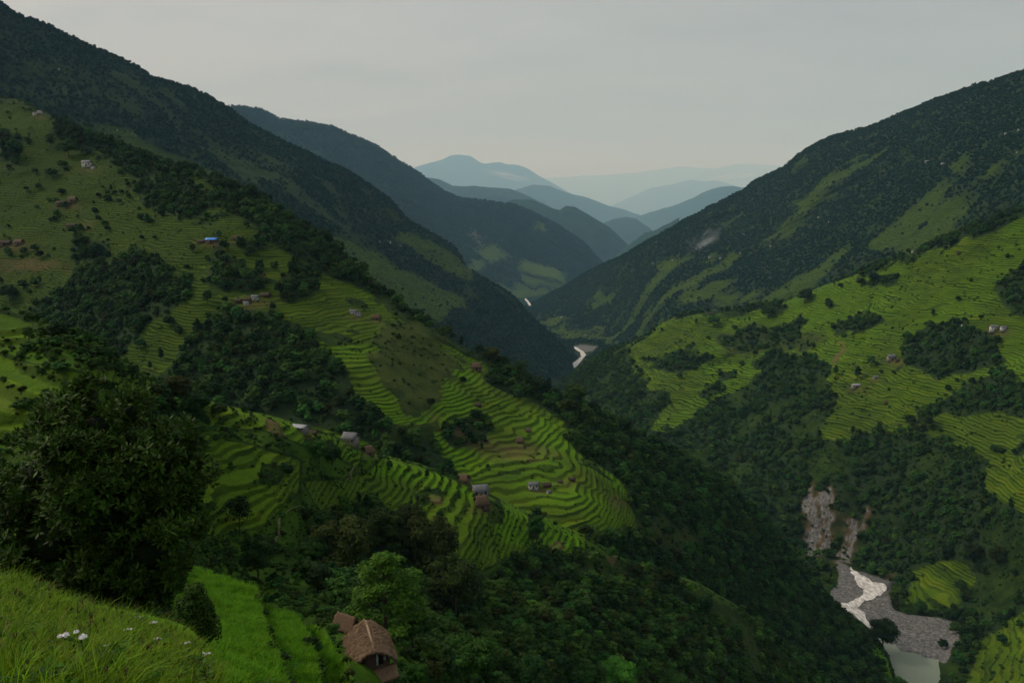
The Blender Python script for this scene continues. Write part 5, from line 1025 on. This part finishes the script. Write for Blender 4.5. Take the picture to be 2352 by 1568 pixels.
# the thatched hut at the bottom, seen from above
THATCH_NEAR = plain('near_thatch', (0.065, 0.042, 0.024), (0.24, 0.16, 0.10), 9, bump=0.12)
THATCH_DIM = plain('dim_thatch', (0.055, 0.036, 0.022), (0.17, 0.112, 0.072), 9, bump=0.12)
def thatched_hut():
    p = H1.at(851, 1521); p.z += 0.1; d = p.y * CP - p.z * SP; m = d / F        # metres per px there
    r = empty('thatched_hut', p, 0.32); w = 90 * m; l = 122 * m; hw = 47 * m; hr = 24 * m
    g = Geo(); g.box(-w * 0.40, w * 0.40, -l * 0.45, l * 0.45, -2.5, hw); g.add([(-w * 0.4, -l * 0.44, hw), (w * 0.4, -l * 0.44, hw), (0.05, -l * 0.43, hw + hr * 0.72), (-0.05, -l * 0.43, hw + hr * 0.72), (-w * 0.4, l * 0.35, hw), (w * 0.4, l * 0.35, hw), (0.05, l * 0.33, hw + hr * 0.72), (-0.05, l * 0.33, hw + hr * 0.72)],
                     [(0, 1, 2, 3), (7, 6, 5, 4), (0, 3, 7, 4), (1, 5, 6, 2)])
    link('wall', g.mesh('wall', WOOD, False), r)
    # thick rounded thatch: ridge along y
    q = np.random.default_rng(3); a, b = 41, 49; s = np.linspace(-1, 1, a); t = np.linspace(-1, 1, b); Sx, T = np.meshgrid(s, t, indexing='ij')
    prof = 1 - np.abs(Sx) ** 1.6; end = np.clip((np.abs(T) - 0.80) / 0.2, 0, 1)
    X = Sx * w * 0.60 * (1 - 0.05 * end); Y = T * l * 0.54 + 0.28 * prof * (1 - end) * 0 - np.where(T < 0, 1, -1) * end * prof * l * 0.07
    Z = hw - 12 * m + (hr + 12 * m) * prof * (1 - 0.13 * end) - 0.10 * np.cos(T * 2.2) * prof
    Z = Z + 0.04 * q.normal(size=Z.shape) + 0.12 * fbm(X * 1.3, Y * 1.3, 4, 5); X = X + 0.06 * q.normal(size=X.shape) * (np.abs(Sx) > 0.97); Y = Y + 0.09 * q.normal(size=X.shape) * (np.abs(T) > 0.97)
    top = np.stack([X, Y, Z], -1).reshape(-1, 3); bot = np.stack([X * 0.95, Y * 0.97, Z - 0.34], -1).reshape(-1, 3)
    idx = np.arange(a * b).reshape(a, b); n = a * b
    Fq = [[idx[i, j], idx[i + 1, j], idx[i + 1, j + 1], idx[i, j + 1]] for i in range(a - 1) for j in range(b - 1)]
    Fb = [[f[3] + n, f[2] + n, f[1] + n, f[0] + n] for f in Fq]
    ed = [idx[:, 0], idx[-1, :], idx[::-1, -1], idx[0, ::-1]]
    Fs = [[e[k + 1], e[k], e[k] + n, e[k + 1] + n] for e in ed for k in range(len(e) - 1)]
    g = Geo(); g.add(np.concatenate([top, bot]), Fq + Fb + Fs)
    n_s = 2600; fi = q.random(n_s) * (a - 2); fj = q.random(n_s) * (b - 1.01); ii = fi.astype(int); jj = fj.astype(int); G = np.stack([X, Y, Z], -1); p0 = G[ii, jj]; dn = nrm(G[ii + 1, jj] - G[ii, jj]) * np.where(ii < a // 2, -1, 1)[:, None]
    al = nrm(dn + 0.22 * rdir(n_s, q)); ac = nrm(G[ii, np.minimum(jj + 1, b - 1)] - p0 + 1e-6); nn = np.cross(al, ac); nn = nn * np.sign(nn[:, 2:] + 1e-9); ln_ = 0.25 + 0.35 * q.random(n_s)
    g.add(*leaf_quads(p0 + nn * 0.03 + al * 0.1, al, nrm(nn), ln_, 0.05 + 0.05 * q.random(n_s))); roof = link('roof', g.mesh('roof', THATCH_NEAR), r)
    g = Geo(); g.box(-0.12, 0.12, -l * 0.5, l * 0.5, hw + hr - 0.12, hw + hr + 0.05); link('ridge', g.mesh('ridge', plain('ridge_straw', (0.16, 0.11, 0.07), (0.30, 0.22, 0.15), 6, bump=0.05)), roof)
    def fbx(nm, x0, x1, z0, z1, mat, y=0.0, par=None): g = Geo(); g.box(x0 * w, x1 * w, -l * 0.45 - 0.06 - y, -l * 0.45 + 0.02, z0, z1); return link(nm, g.mesh(nm, mat, False), par or r)
    dr = fbx('door', -0.26, 0.06, 0.05, hw * 1.05, plain('old_boards', (0.03, 0.018, 0.014), (0.075, 0.045, 0.035), 2, stretch=(8, 1, 0.4)), 0.03)
    fbx('shutter', 0.06, 0.11, hw * 0.5, hw * 1.15, PALE_BLUE, 0.05); fbx('shutter', 0.24, 0.30, hw * 0.72, hw * 1.02, PALE_BLUE, 0.05)
    fbx('window', 0.11, 0.24, hw * 0.55, hw * 1.05, WOOD_DK, 0.03)
    fbx('wall_panel', -0.39, -0.27, 0.05, hw * 0.55, PALE_BLUE, 0.04)
    # lower thatched skirt in front
    a, b = 15, 7; s = np.linspace(-1, 1, a); t = np.linspace(0, 1, b); Sx, T = np.meshgrid(s, t, indexing='ij')
    X = Sx * w * 0.56; Y = -l * 0.45 - T * 1.5; Z = 0.5 - T * 0.75 + 0.04 * q.normal(size=X.shape); Z += np.where(Sx > 0.25, 0.55 * (Sx - 0.25), 0)
    top = np.stack([X, Y, Z + 0.25], -1).reshape(-1, 3); bot = np.stack([X, Y * 0.99, Z], -1).reshape(-1, 3); idx = np.arange(a * b).reshape(a, b); n = a * b
    Fq = [[idx[i, j], idx[i, j + 1], idx[i + 1, j + 1], idx[i + 1, j]] for i in range(a - 1) for j in range(b - 1)]; Fb = [[f[3] + n, f[2] + n, f[1] + n, f[0] + n] for f in Fq]
    ed = [idx[:, 0], idx[-1, :], idx[::-1, -1], idx[0, ::-1]]; Fs = [[e[k], e[k + 1], e[k + 1] + n, e[k] + n] for e in ed for k in range(len(e) - 1)]
    g = Geo(); g.add(np.concatenate([top, bot]), Fq + Fb + Fs); link('porch_roof', g.mesh('porch_roof', THATCH_NEAR), r)
    g = Geo()
    for x in (-0.5, -0.1, 0.3, 0.5): g.tube([(x * w, -l * 0.45 - 1.3, -2.5), (x * w, -l * 0.45 - 1.3, -0.1)], [0.07, 0.06], 6)
    link('porch_posts', g.mesh('porch_posts', WOOD), r)
    tag(r, 'thatched hut with a thick rounded brown roof and dark boarded gable beside the paddies', 'hut')
    # the second roof behind, and the pale slatted fence panel against it
    p2 = H1.at(797, 1452); p2.z += 0.3; r2 = empty('thatched_shed', p2, -0.55); d2 = p2.y * CP - p2.z * SP; m2 = d2 / F
    g = Geo(); g.box(-26 * m2, 26 * m2, -13 * m2, 13 * m2, -2, 16 * m2); link('wall', g.mesh('wall', WOOD, False), r2)
    g = Geo(); gable(g, 52 * m2, 26 * m2, 16 * m2, 22 * m2, 0.35, 0.28, 0.12, 6, 9, 0.05, 1.1); link('roof', g.mesh('roof', THATCH_DIM), r2)
    tag(r2, 'small thatched shed tucked behind the near thatched hut', 'shed')
    pf = H1.at(766, 1448); rf = empty('slatted_panel', pf + Vector((0, 0, 0.2)), 0.5)
    for k in range(4): g = Geo(); g.box(-0.9 + 0.05 * k, 0.9, -0.05 - 0.03 * k, 0.03 - 0.03 * k, 0.28 * k, 0.28 * k + 0.18); link('slat', g.mesh('slat', TIN, False), rf)
    g = Geo(); g.box(-0.7, -0.62, 0.03, 0.1, -1, 1.2); g.box(0.62, 0.7, 0.03, 0.1, -1, 1.2); link('posts', g.mesh('posts', WOOD, False), rf)
    tag(rf, 'pale slatted panel leaning at the left end of the thatched shed', 'panel')
thatched_hut()

# ------------------------------------------------------------------ river, gravel, paths
def water_material():
    m, t, b = new_mat('river_water')
    fo = attr(t, 'foam').outputs['Fac']; geo = N(t, 'ShaderNodeNewGeometry'); mp = N(t, 'ShaderNodeMapping'); mp.inputs['Scale'].default_value = (0.35, 0.12, 1); mp.inputs['Rotation'].default_value = (0, 0, 0.4)
    L(t, geo.outputs['Position'], mp.inputs[0]); n = noise_tex(t, mp.outputs[0], 1.0, 5, 0.7)
    white = ramp(t, n, [(0.3, (0.16, 0.15, 0.13)), (0.46, (0.40, 0.385, 0.355)), (0.66, (0.74, 0.73, 0.71))])
    L(t, mix_rgb(t, fo, (0.20, 0.235, 0.175), white), b.inputs['Base Color'])
    L(t, math_node(t, 'ADD', math_node(t, 'MULTIPLY', fo, 0.5), 0.22), b.inputs['Roughness']); b.inputs['Specular IOR Level'].default_value = 0.3
    bp = N(t, 'ShaderNodeBump'); bp.inputs['Strength'].default_value = 0.5; bp.inputs['Distance'].default_value = 0.6; L(t, n, bp.inputs['Height']); L(t, bp.outputs[0], b.inputs['Normal'])
    return m
WATER = water_material()
def sheet(name, polys, z, stepu, mat, attrs=None, jag=0.0, soft=2):
    pts = np.concatenate([np.asarray(p, float) for p in polys]); u0, v0 = pts.min(0) - 4; u1, v1 = pts.max(0) + 4
    us = np.arange(u0, u1, stepu); vs = np.arange(v0, v1, stepu * 0.6); U, V = np.meshgrid(us, vs, indexing='ij')
    nu = jag * fbm(U / 14, V / 9, 3, 8); nv = jag * fbm(U / 14 + 9, V / 9, 3, 9)
    M = np.zeros(U.shape)
    for p in polys: M = np.maximum(M, poly_mask(U + nu, V + nv, p, soft))
    P = unproj(U, V, plane_d(V, z)); keep = M > 0.5; idx = np.arange(U.size).reshape(U.shape)
    kq = keep[:-1, :-1] & keep[1:, :-1] & keep[1:, 1:] & keep[:-1, 1:]
    Fq = np.stack([idx[:-1, :-1], idx[:-1, 1:], idx[1:, 1:], idx[1:, :-1]], -1)[kq]
    used = np.unique(Fq); remap = -np.ones(U.size, int); remap[used] = np.arange(len(used))
    at = {k: f(U, V).ravel()[used] for k, f in (attrs or {}).items()}
    return link(name, mesh_np(name, P.reshape(-1, 3)[used], remap[Fq], at, mat=mat))
RIV = [(1951, 1302), (1969, 1339), (1982, 1350), (1980, 1364), (1959, 1377), (1922, 1387), (1930, 1406), (1962, 1411), (1980, 1432), (1998, 1440), (1996, 1430), (1987, 1407), (1973, 1393), (1984, 1380), (2023, 1368), (2038, 1353), (2034, 1341), (2002, 1333), (1980, 1319), (1962, 1306), (1956, 1298)]
POOL = [(2000, 1470), (2045, 1474), (2067, 1490), (2110, 1504), (2171, 1515), (2160, 1544), (2157, 1570), (2150, 1660), (1980, 1660), (2010, 1560)]
UP = [(1872, 1279), (1900, 1281), (1935, 1290), (1954, 1302), (1942, 1303), (1920, 1294), (1890, 1288)]
LINK_ = [(1985, 1425), (2005, 1435), (2030, 1470), (2055, 1485), (2010, 1500), (1985, 1450)]
tag(sheet('river', [RIV, POOL, LINK_], ZR + 0.7, 1.6, WATER, dict(foam=lambda u, v: 1 - sstep(1436, 1478, v)), 5.0), kind='structure')
FARR = [(1296, 850), (1312, 834), (1334, 819), (1332, 810), (1317, 801), (1318, 795), (1328, 798), (1342, 808), (1348, 815), (1338, 826), (1326, 840), (1312, 852)]
tag(sheet('upper_river', [FARR, [(1204, 686), (1209, 684), (1224, 704), (1216, 704)]], ZR * 1.4 + 1.2, 1.2, WATER, dict(foam=lambda u, v: np.ones(u.shape)), 1.5), kind='structure')
def rock_geo(seed):
    q = np.random.default_rng(seed); g = Geo(); V = CS_V * (1 + 0.25 * np.sin(CS_V @ q.normal(size=(3, 1)) * 4)) * np.array([1, 0.8, 0.6]) + 0.05 * q.normal(size=CS_V.shape); g.add(V, CS_F); return g
rock_col = bpy.data.collections.new('rock_models'); ROCK = plain('boulder', (0.08, 0.079, 0.076), (0.23, 0.226, 0.218), 1.5)
for i in range(3): rock_col.objects.link(bpy.data.objects.new(f'rock_{i}', rock_geo(i).mesh(f'rock_{i}', ROCK, False)))
p, uv = R2.scatter(np.where(R2.cov['rock'] > 0.5, 0.05, 0) * (0.3 + vnoise(R2.P[..., 0] / 9, R2.P[..., 1] / 9, 3)), 6000)
scatter_obj('boulders', 'grey boulders strewn over the gravel bar and the eroded banks', 'boulders', rock_col, p, rng.integers(0, 3, len(p)), (0.25 + 1.1 * rng.random((len(p), 1)) ** 4 + 0.15) * np.ones((1, 3)), 0.5)
def trail(name, h, pts, w, lab):
    pts = np.asarray(pts, float); k = np.linspace(0, len(pts) - 1, len(pts) * 8); us = np.interp(k, np.arange(len(pts)), pts[:, 0]); vs = np.interp(k, np.arange(len(pts)), pts[:, 1])
    P = np.array([h.at(a, b) for a, b in zip(us, vs)]); T = nrm(np.gradient(P, axis=0)); Sd = nrm(np.cross(T, [0, 0, 1.0])) * w * 0.5; P = P + np.array([0, 0, 0.16])
    V = np.concatenate([P - Sd, P + Sd]); n = len(P)
    tag(link(name, mesh_np(name, V, [[i, i + 1, n + i + 1, n + i] for i in range(n - 1)], mat=PATHM)), kind='structure')
trail('footpath', H1, [(625, 1250), (638, 1225), (640, 1190), (660, 1172), (690, 1160)], 0.9, '')
trail('footpath', H1, [(703, 1092), (740, 1096), (790, 1101), (806, 1096), (804, 1085), (815, 1068)], 0.8, '')

# ------------------------------------------------------------------ foreground grass, rice and flowers
def tuft(n, h, spread, w, seed, curve=0.5):
    q = np.random.default_rng(seed); g = Geo()
    for i in range(n):
        a = q.random() * 6.283; o = np.array([q.normal() * spread, q.normal() * spread, 0]); hh = h * (0.55 + 0.6 * q.random()); d = np.array([math.cos(a), math.sin(a), 0]); s = np.array([-d[1], d[0], 0]) * w; cv = curve * hh * (0.3 + q.random())
        P = [o - np.array([0, 0, 0.05]), o + d * cv * 0.15 + np.array([0, 0, hh * 0.45]), o + d * cv * 0.5 + np.array([0, 0, hh * 0.8]), o + d * cv + np.array([0, 0, hh * 0.95])]
        V = []
        for k, pnt in enumerate(P): V += [pnt - s * (1, 0.9, 0.6, 0.1)[k], pnt + s * (1, 0.9, 0.6, 0.1)[k]]
        g.add(V, [[2 * k, 2 * k + 1, 2 * k + 3, 2 * k + 2] for k in range(3)])
    return g
grass_col = bpy.data.collections.new('grass_models')
for i in range(4): grass_col.objects.link(bpy.data.objects.new(f'tuft_a{i}', tuft(12, 0.34, 0.06, 0.0055, i, 0.95).mesh(f'tuft_a{i}', GRASS)))
def millet(seed):
    q = np.random.default_rng(seed); me = tuft(5, 0.3, 0.03, 0.005, seed, 0.5); me2 = Geo(); me2.tube([(0, 0, 0), (0.01, 0, 0.25), (0.0, 0.01, 0.42)], [0.004, 0.004, 0.003], 4)
    for k in range(4):
        t = k * 1.57 + q.random(); me2.tube([(0, 0.01, 0.42), (0.016 * math.cos(t), 0.016 * math.sin(t) + 0.01, 0.46), (0.02 * math.cos(t), 0.02 * math.sin(t) + 0.01, 0.50)], [0.004, 0.006, 0.003], 4)
    V = np.concatenate(me.V + me2.V); n1 = len(np.concatenate(me.F)); Fq = np.concatenate(me.F + [f + me.n for f in me2.F])
    return mesh_np(f'tuft_b{seed}', V, Fq, mats=[GRASS, SEED], midx=np.r_[np.zeros(n1), np.ones(len(Fq) - n1)])
for i in range(2): grass_col.objects.link(bpy.data.objects.new(f'tuft_b{i}', millet(i)))
for i in range(3): grass_col.objects.link(bpy.data.objects.new(f'tuft_c{i}', tuft(12, 0.42, 0.12, 0.016, 20 + i, 1.1).mesh(f'tuft_c{i}', RICE)))
def weed(seed):
    q = np.random.default_rng(seed); n = 40; c = np.c_[q.normal(0, 0.06, (n, 2)), 0.04 + 0.3 * q.random(n)]; a = nrm(np.c_[q.normal(size=(n, 2)), 0.4 + 0.3 * q.random(n)]); g = Geo()
    g.add(*leaf_quads(c, a, nrm(np.array([0, 0, 1.0]) + 0.5 * rdir(n, q)), 0.09 + 0.06 * q.random(n), 0.035)); return g
for i in range(2): grass_col.objects.link(bpy.data.objects.new(f'tuft_d{i}', weed(60 + i).mesh(f'tuft_d{i}', LEAF_BRIGHT)))
STRAW = plain('straw', (0.12, 0.10, 0.03), (0.26, 0.21, 0.08), 8)
for i in range(2): grass_col.objects.link(bpy.data.objects.new(f'tuft_e{i}', tuft(7, 0.42, 0.05, 0.005, 70 + i, 0.5).mesh(f'tuft_e{i}', STRAW)))
GP = {o.name: i for i, o in enumerate(sorted(grass_col.objects, key=lambda o: o.name))}
def gpick(names, pr, n): k = np.array([GP[x] for x in names]); pr = np.array(pr, float); return k[rng.choice(len(k), n, p=pr / pr.sum())]
p, uv = K0.scatter(np.full(K0.U.shape, 260.0), 52000, 1640, -120, 620); n = len(p)
scatter_obj('grass', 'long green grass with brown millet heads covering the foreground knoll', 'grass', grass_col, p, gpick([f'tuft_a{i}' for i in range(4)] + ['tuft_b0', 'tuft_b1', 'tuft_d0', 'tuft_d1', 'tuft_e0', 'tuft_e1'], [6, 6, 6, 6, 0.35, 0.35, 1.1, 1.1, 0.7, 0.7], n), (0.40 + 0.65 * rng.random((n, 1)) ** 1.5) * np.ones((1, 3)), 0.22)
p, uv = H0.scatter(np.where(H0.cov['pad'] > 0.5, 16.0, 0), 60000, 1600); n = len(p)
scatter_obj('rice', 'bright green rice standing in the three near paddy strips', 'rice', grass_col, p, gpick(['tuft_c0', 'tuft_c1', 'tuft_c2'], [1, 1, 1], n), (0.8 + 0.4 * rng.random((n, 1))) * np.ones((1, 3)), 0.08)
m = np.clip(np.maximum(1 - H0.cov['pad'], H0.cov['edge'] * 1.2), 0, 1)
p, uv = H0.scatter(m * 1.1, 14000, 1600); n = len(p)
scatter_obj('undergrowth', 'weeds and low bushes along the banks of the near paddies', 'undergrowth', plant_col, p, choose(['wood_e0', 'wood_f0', 'wood_h0'], [1, 1, 2], n), (0.16 + 0.3 * rng.random((n, 1)) ** 2) * np.ones((1, 3)), 0.1, 0.2)

def flower(u, v, hpx, lab, heads, big=1.0):
    p = K0.at(u, min(v + hpx, 1985)); d = p.y * CP - p.z * SP; h = hpx * d / F + 0.10; r = empty('white_flower', p)
    g = Geo(); g.tube([(0, 0, -0.05), (0.01, 0, h * 0.5), (0, 0, h)], [0.006, 0.005, 0.004], 5)
    lv = Geo(); q = np.random.default_rng(int(u)); n = 8; c = np.c_[q.normal(0, 0.04, (n, 2)), h * (0.2 + 0.6 * q.random(n))]; lv.add(*leaf_quads(c, nrm(np.c_[q.normal(size=(n, 2)), 0.2 * np.ones(n)]), nrm(np.array([0, 0, 1.0]) + 0.3 * rdir(n, q)), 0.10 * np.ones(n), 0.05))
    st = link('stem', g.mesh('stem', LEAF_DARK), r); link('leaves', lv.mesh('leaves', LEAF_BRIGHT), r)
    for k, (dx, dz, s) in enumerate(heads):
        s = s * d / F; dx = dx * d / F; dz = dz * d / F; b = Geo(); n = 34; di = rdir(n, q); di[:, 2] = np.abs(di[:, 2]) * 0.6; c = np.array([dx, 0, h + dz]) + di * s * 0.5
        b.add(*leaf_quads(c, nrm(np.cross(di, rdir(n, q))), nrm(di + [0, 0, 0.5]), np.full(n, s * 0.5), s * 0.4)); b.add(np.array([dx, 0, h + dz]) + CS_V * s * 0.36 * np.array([1, 1, 0.5]), CS_F)
        if abs(dx) > 1e-6: b2 = Geo(); b2.tube([(0, 0, h * 0.86), (dx, 0, h + dz)], [0.004, 0.003], 4); link('stalk', b2.mesh('stalk', LEAF_DARK), r)
        link('flower_head', b.mesh('flower_head', PETAL), r)
    tag(r, lab, 'flower', 'white flowers in the foreground grass')
flower(196, 1480, 90, 'largest white flower cluster on a dark stalk in the front grass', [(4, 0, 17), (-34, 4, 16), (-47, 2, 12), (-10, 12, 11)])
for u, v, hp, lab in [(298, 1458, 50, 'white flower cluster in mid grass, below the tree shade'), (366, 1478, 45, 'white flower right of centre in the foreground grass'), (356, 1440, 30, 'small white flower near the top edge of the grass'), (318, 1428, 26, 'tiny white flower at the top edge of the grass, under the tree'), (330, 1432, 24, 'tiny white flower just right of the one under the tree'), (430, 1488, 30, 'white flower at the shrub foot on the right grass edge'), (476, 1512, 36, 'white flower beside the round-leaved plants'), (250, 1500, 40, 'small white flower right of the largest cluster'), (382, 1490, 26, 'tiny white flower between grass and shrub'), (345, 1540, 30, 'small white flower low in the right grass')]:
    q = random.Random(int(u)); flower(u, v, hp, lab, [(0, 0, q.uniform(7, 10)), (q.uniform(-9, -5), q.uniform(-2, 3), q.uniform(5, 8)), (q.uniform(5, 9), q.uniform(-2, 3), q.uniform(4, 7))])
def leafy(h, u, v, hpx, lab, kind='round', n=60, d_over=None):
    p = h.at(u, min(v, 1985)); d = p.y * CP - p.z * SP; H = hpx * d / F; r = empty('leafy_plant', p); q = np.random.default_rng(int(u * 3 + v)); g = Geo(); lf = Geo()
    for k in range(5):
        x, y = q.normal(0, 0.16 * H, 2); hh = H * (0.65 + 0.35 * q.random()); g.tube([(x * 0.2, y * 0.2, -0.1), (x * 0.6, y * 0.6, hh * 0.5), (x, y, hh)], [0.012 * H, 0.009 * H, 0.005 * H], 5)
        m = n // 5; t = q.random(m) ** 0.7; az = q.random(m) * 6.283; dirs = np.c_[np.cos(az), np.sin(az), 0.15 * np.ones(m)]
        c = np.c_[x * t, y * t, hh * t] + dirs * H * (0.09 if kind == 'round' else 0.13); ln = H * (0.16 if kind == 'round' else 0.24) * (0.6 + 0.6 * q.random(m)); wd = ln * (0.75 if kind == 'round' else 0.22)
        lf.add(*leaf_quads(c, nrm(dirs), nrm(np.array([0, 0, 1.0]) + 0.35 * rdir(m, q)), ln, wd))
    link('stems', g.mesh('stems', BARK), r); link('leaves', lf.mesh('leaves', LEAF_BRIGHT), r); tag(r, lab, 'plant', 'leafy plants at the grass edge')
leafy(K0, 480, 1625, 130, 'dark-stemmed plant with round leaves, left of the pair at the bottom', 'round', 55)
leafy(K0, 530, 1650, 150, 'dark-stemmed plant with round leaves, right of the pair at the bottom', 'round', 60)
leafy(H0, 650, 1540, 60, 'feathery light green weed rising from the middle paddy strip', 'fern', 120)
leafy(H0, 700, 1580, 70, 'tall feathery light green weed at the bottom of the middle paddy strip', 'fern', 140)
leafy(H0, 760, 1585, 60, 'feathery light green weed by the outer paddy edge at the bottom', 'fern', 120)
leafy(H0, 620, 1590, 50, 'feathery weed low at the bottom beside the inner paddy edge', 'fern', 100)
def shrub():
    b = unproj(452, 1490, 16.8); r = empty('shrub', Vector(b)); m = 16.8 / F
    c = crown_geo([((0, 0, 70 * m), (42 * m, 42 * m, 62 * m)), ((-22 * m, 0, 40 * m), (38 * m, 34 * m, 38 * m)), ((22 * m, 0, 45 * m), (36 * m, 34 * m, 42 * m)), ((5 * m, 0, 125 * m), (24 * m, 24 * m, 34 * m)), ((-26 * m, 0, 100 * m), (18 * m, 18 * m, 24 * m)), ((28 * m, 0, 95 * m), (16 * m, 16 * m, 26 * m))], 5200, 0.085, 77, core=0.7, aspect=0.4)
    link('crown', c.mesh('crown', LEAF), r); g = Geo()
    for x in (-0.08, 0.0, 0.09): g.tube([(x * 0.3, 0, -0.3), (x, 0.02, 0.3), (x * 2, 0, 0.6)], [0.02, 0.014, 0.006], 5)
    link('stems', g.mesh('stems', BARK), r); tag(r, 'dense leafy shrub at the right edge of the foreground grass', 'shrub')
shrub()


# ------------------------------------------------------------------ the air
def mist(name, label, c, size, rot, dens, seed):
    m = bpy.data.materials.new(name); m.use_nodes = True; t = m.node_tree; t.nodes.clear()
    v = N(t, 'ShaderNodeVolumePrincipled'); v.inputs['Color'].default_value = (0.86, 0.94, 1.0, 1); v.inputs['Anisotropy'].default_value = 0.2
    tcn = N(t, 'ShaderNodeTexCoord'); ob = tcn.outputs['Object']
    ln = N(t, 'ShaderNodeVectorMath', operation='LENGTH'); L(t, ob, ln.inputs[0])
    fall = ramp(t, ln.outputs['Value'], [(0.25, 1.0), (0.95, 0.0)])
    mp = N(t, 'ShaderNodeMapping'); mp.inputs['Location'].default_value = (seed, 0, 0); L(t, ob, mp.inputs[0])
    n = ramp(t, noise_tex(t, mp.outputs[0], 1.9, 4, 0.6), [(0.44, 0.0), (0.68, 1.0)])
    L(t, math_node(t, 'MULTIPLY', math_node(t, 'MULTIPLY', fall, n), dens), v.inputs['Density'])
    o = N(t, 'ShaderNodeOutputMaterial'); L(t, v.outputs[0], o.inputs['Volume'])
    ob_ = link(name, mesh_np(name, CS_V, CS_F, mat=m)); ob_.location = c; ob_.scale = size; ob_.rotation_euler = rot
    tag(ob_, label, 'mist', kind='stuff')
c_ = R3.at(1608, 560); mist('mist', 'thin white wisp of mist rising from the forest of the right mountain', c_ + Vector((0, -84, 17)), (119, 63, 56), (0, R(-38), 0), 0.010, 3.0)
for u_, v_, d_, sx_, sz_, sd_ in ((1165, 404, 69000, 2600, 430, 1.0), (1690, 404, 90000, 4600, 520, 5.0)):
    p_ = unproj(u_, v_, d_); mist('mist', 'pale bank of cloud lying on the slope of the far peaked mountain' if sd_ == 1.0 else 'pale bank of cloud behind the right mountain on the horizon', Vector(p_), (sx_, 2000, sz_), (0, R(12 if sd_ == 1.0 else -8), 0), 0.0005, sd_)
def haze_box():
    m = bpy.data.materials.new('haze'); m.use_nodes = True; t = m.node_tree; t.nodes.clear()
    v = N(t, 'ShaderNodeVolumePrincipled'); v.inputs['Density'].default_value = HAZE_DENS
    v.inputs['Color'].default_value = (0.38, 0.70, 1.0, 1); v.inputs['Absorption Color'].default_value = (1, 1, 1, 1)
    v.inputs['Anisotropy'].default_value = 0.0
    o = N(t, 'ShaderNodeOutputMaterial'); L(t, v.outputs[0], o.inputs['Volume'])
    b = 185000.0; z0, z1 = -800.0, 12500.0
    V = [(x, y, z) for z in (z0, z1) for y in (-b, b) for x in (-b, b)]
    Fq = [(0, 2, 3, 1), (4, 5, 7, 6), (0, 1, 5, 4), (2, 6, 7, 3), (0, 4, 6, 2), (1, 3, 7, 5)]
    tag(link('haze', mesh_np('haze', V, Fq, smooth=False, mat=m)), 'pale blue haze filling the valley and fading the far ridges', 'haze', kind='stuff')
HAZE_DENS = 2.35e-5
haze_box()
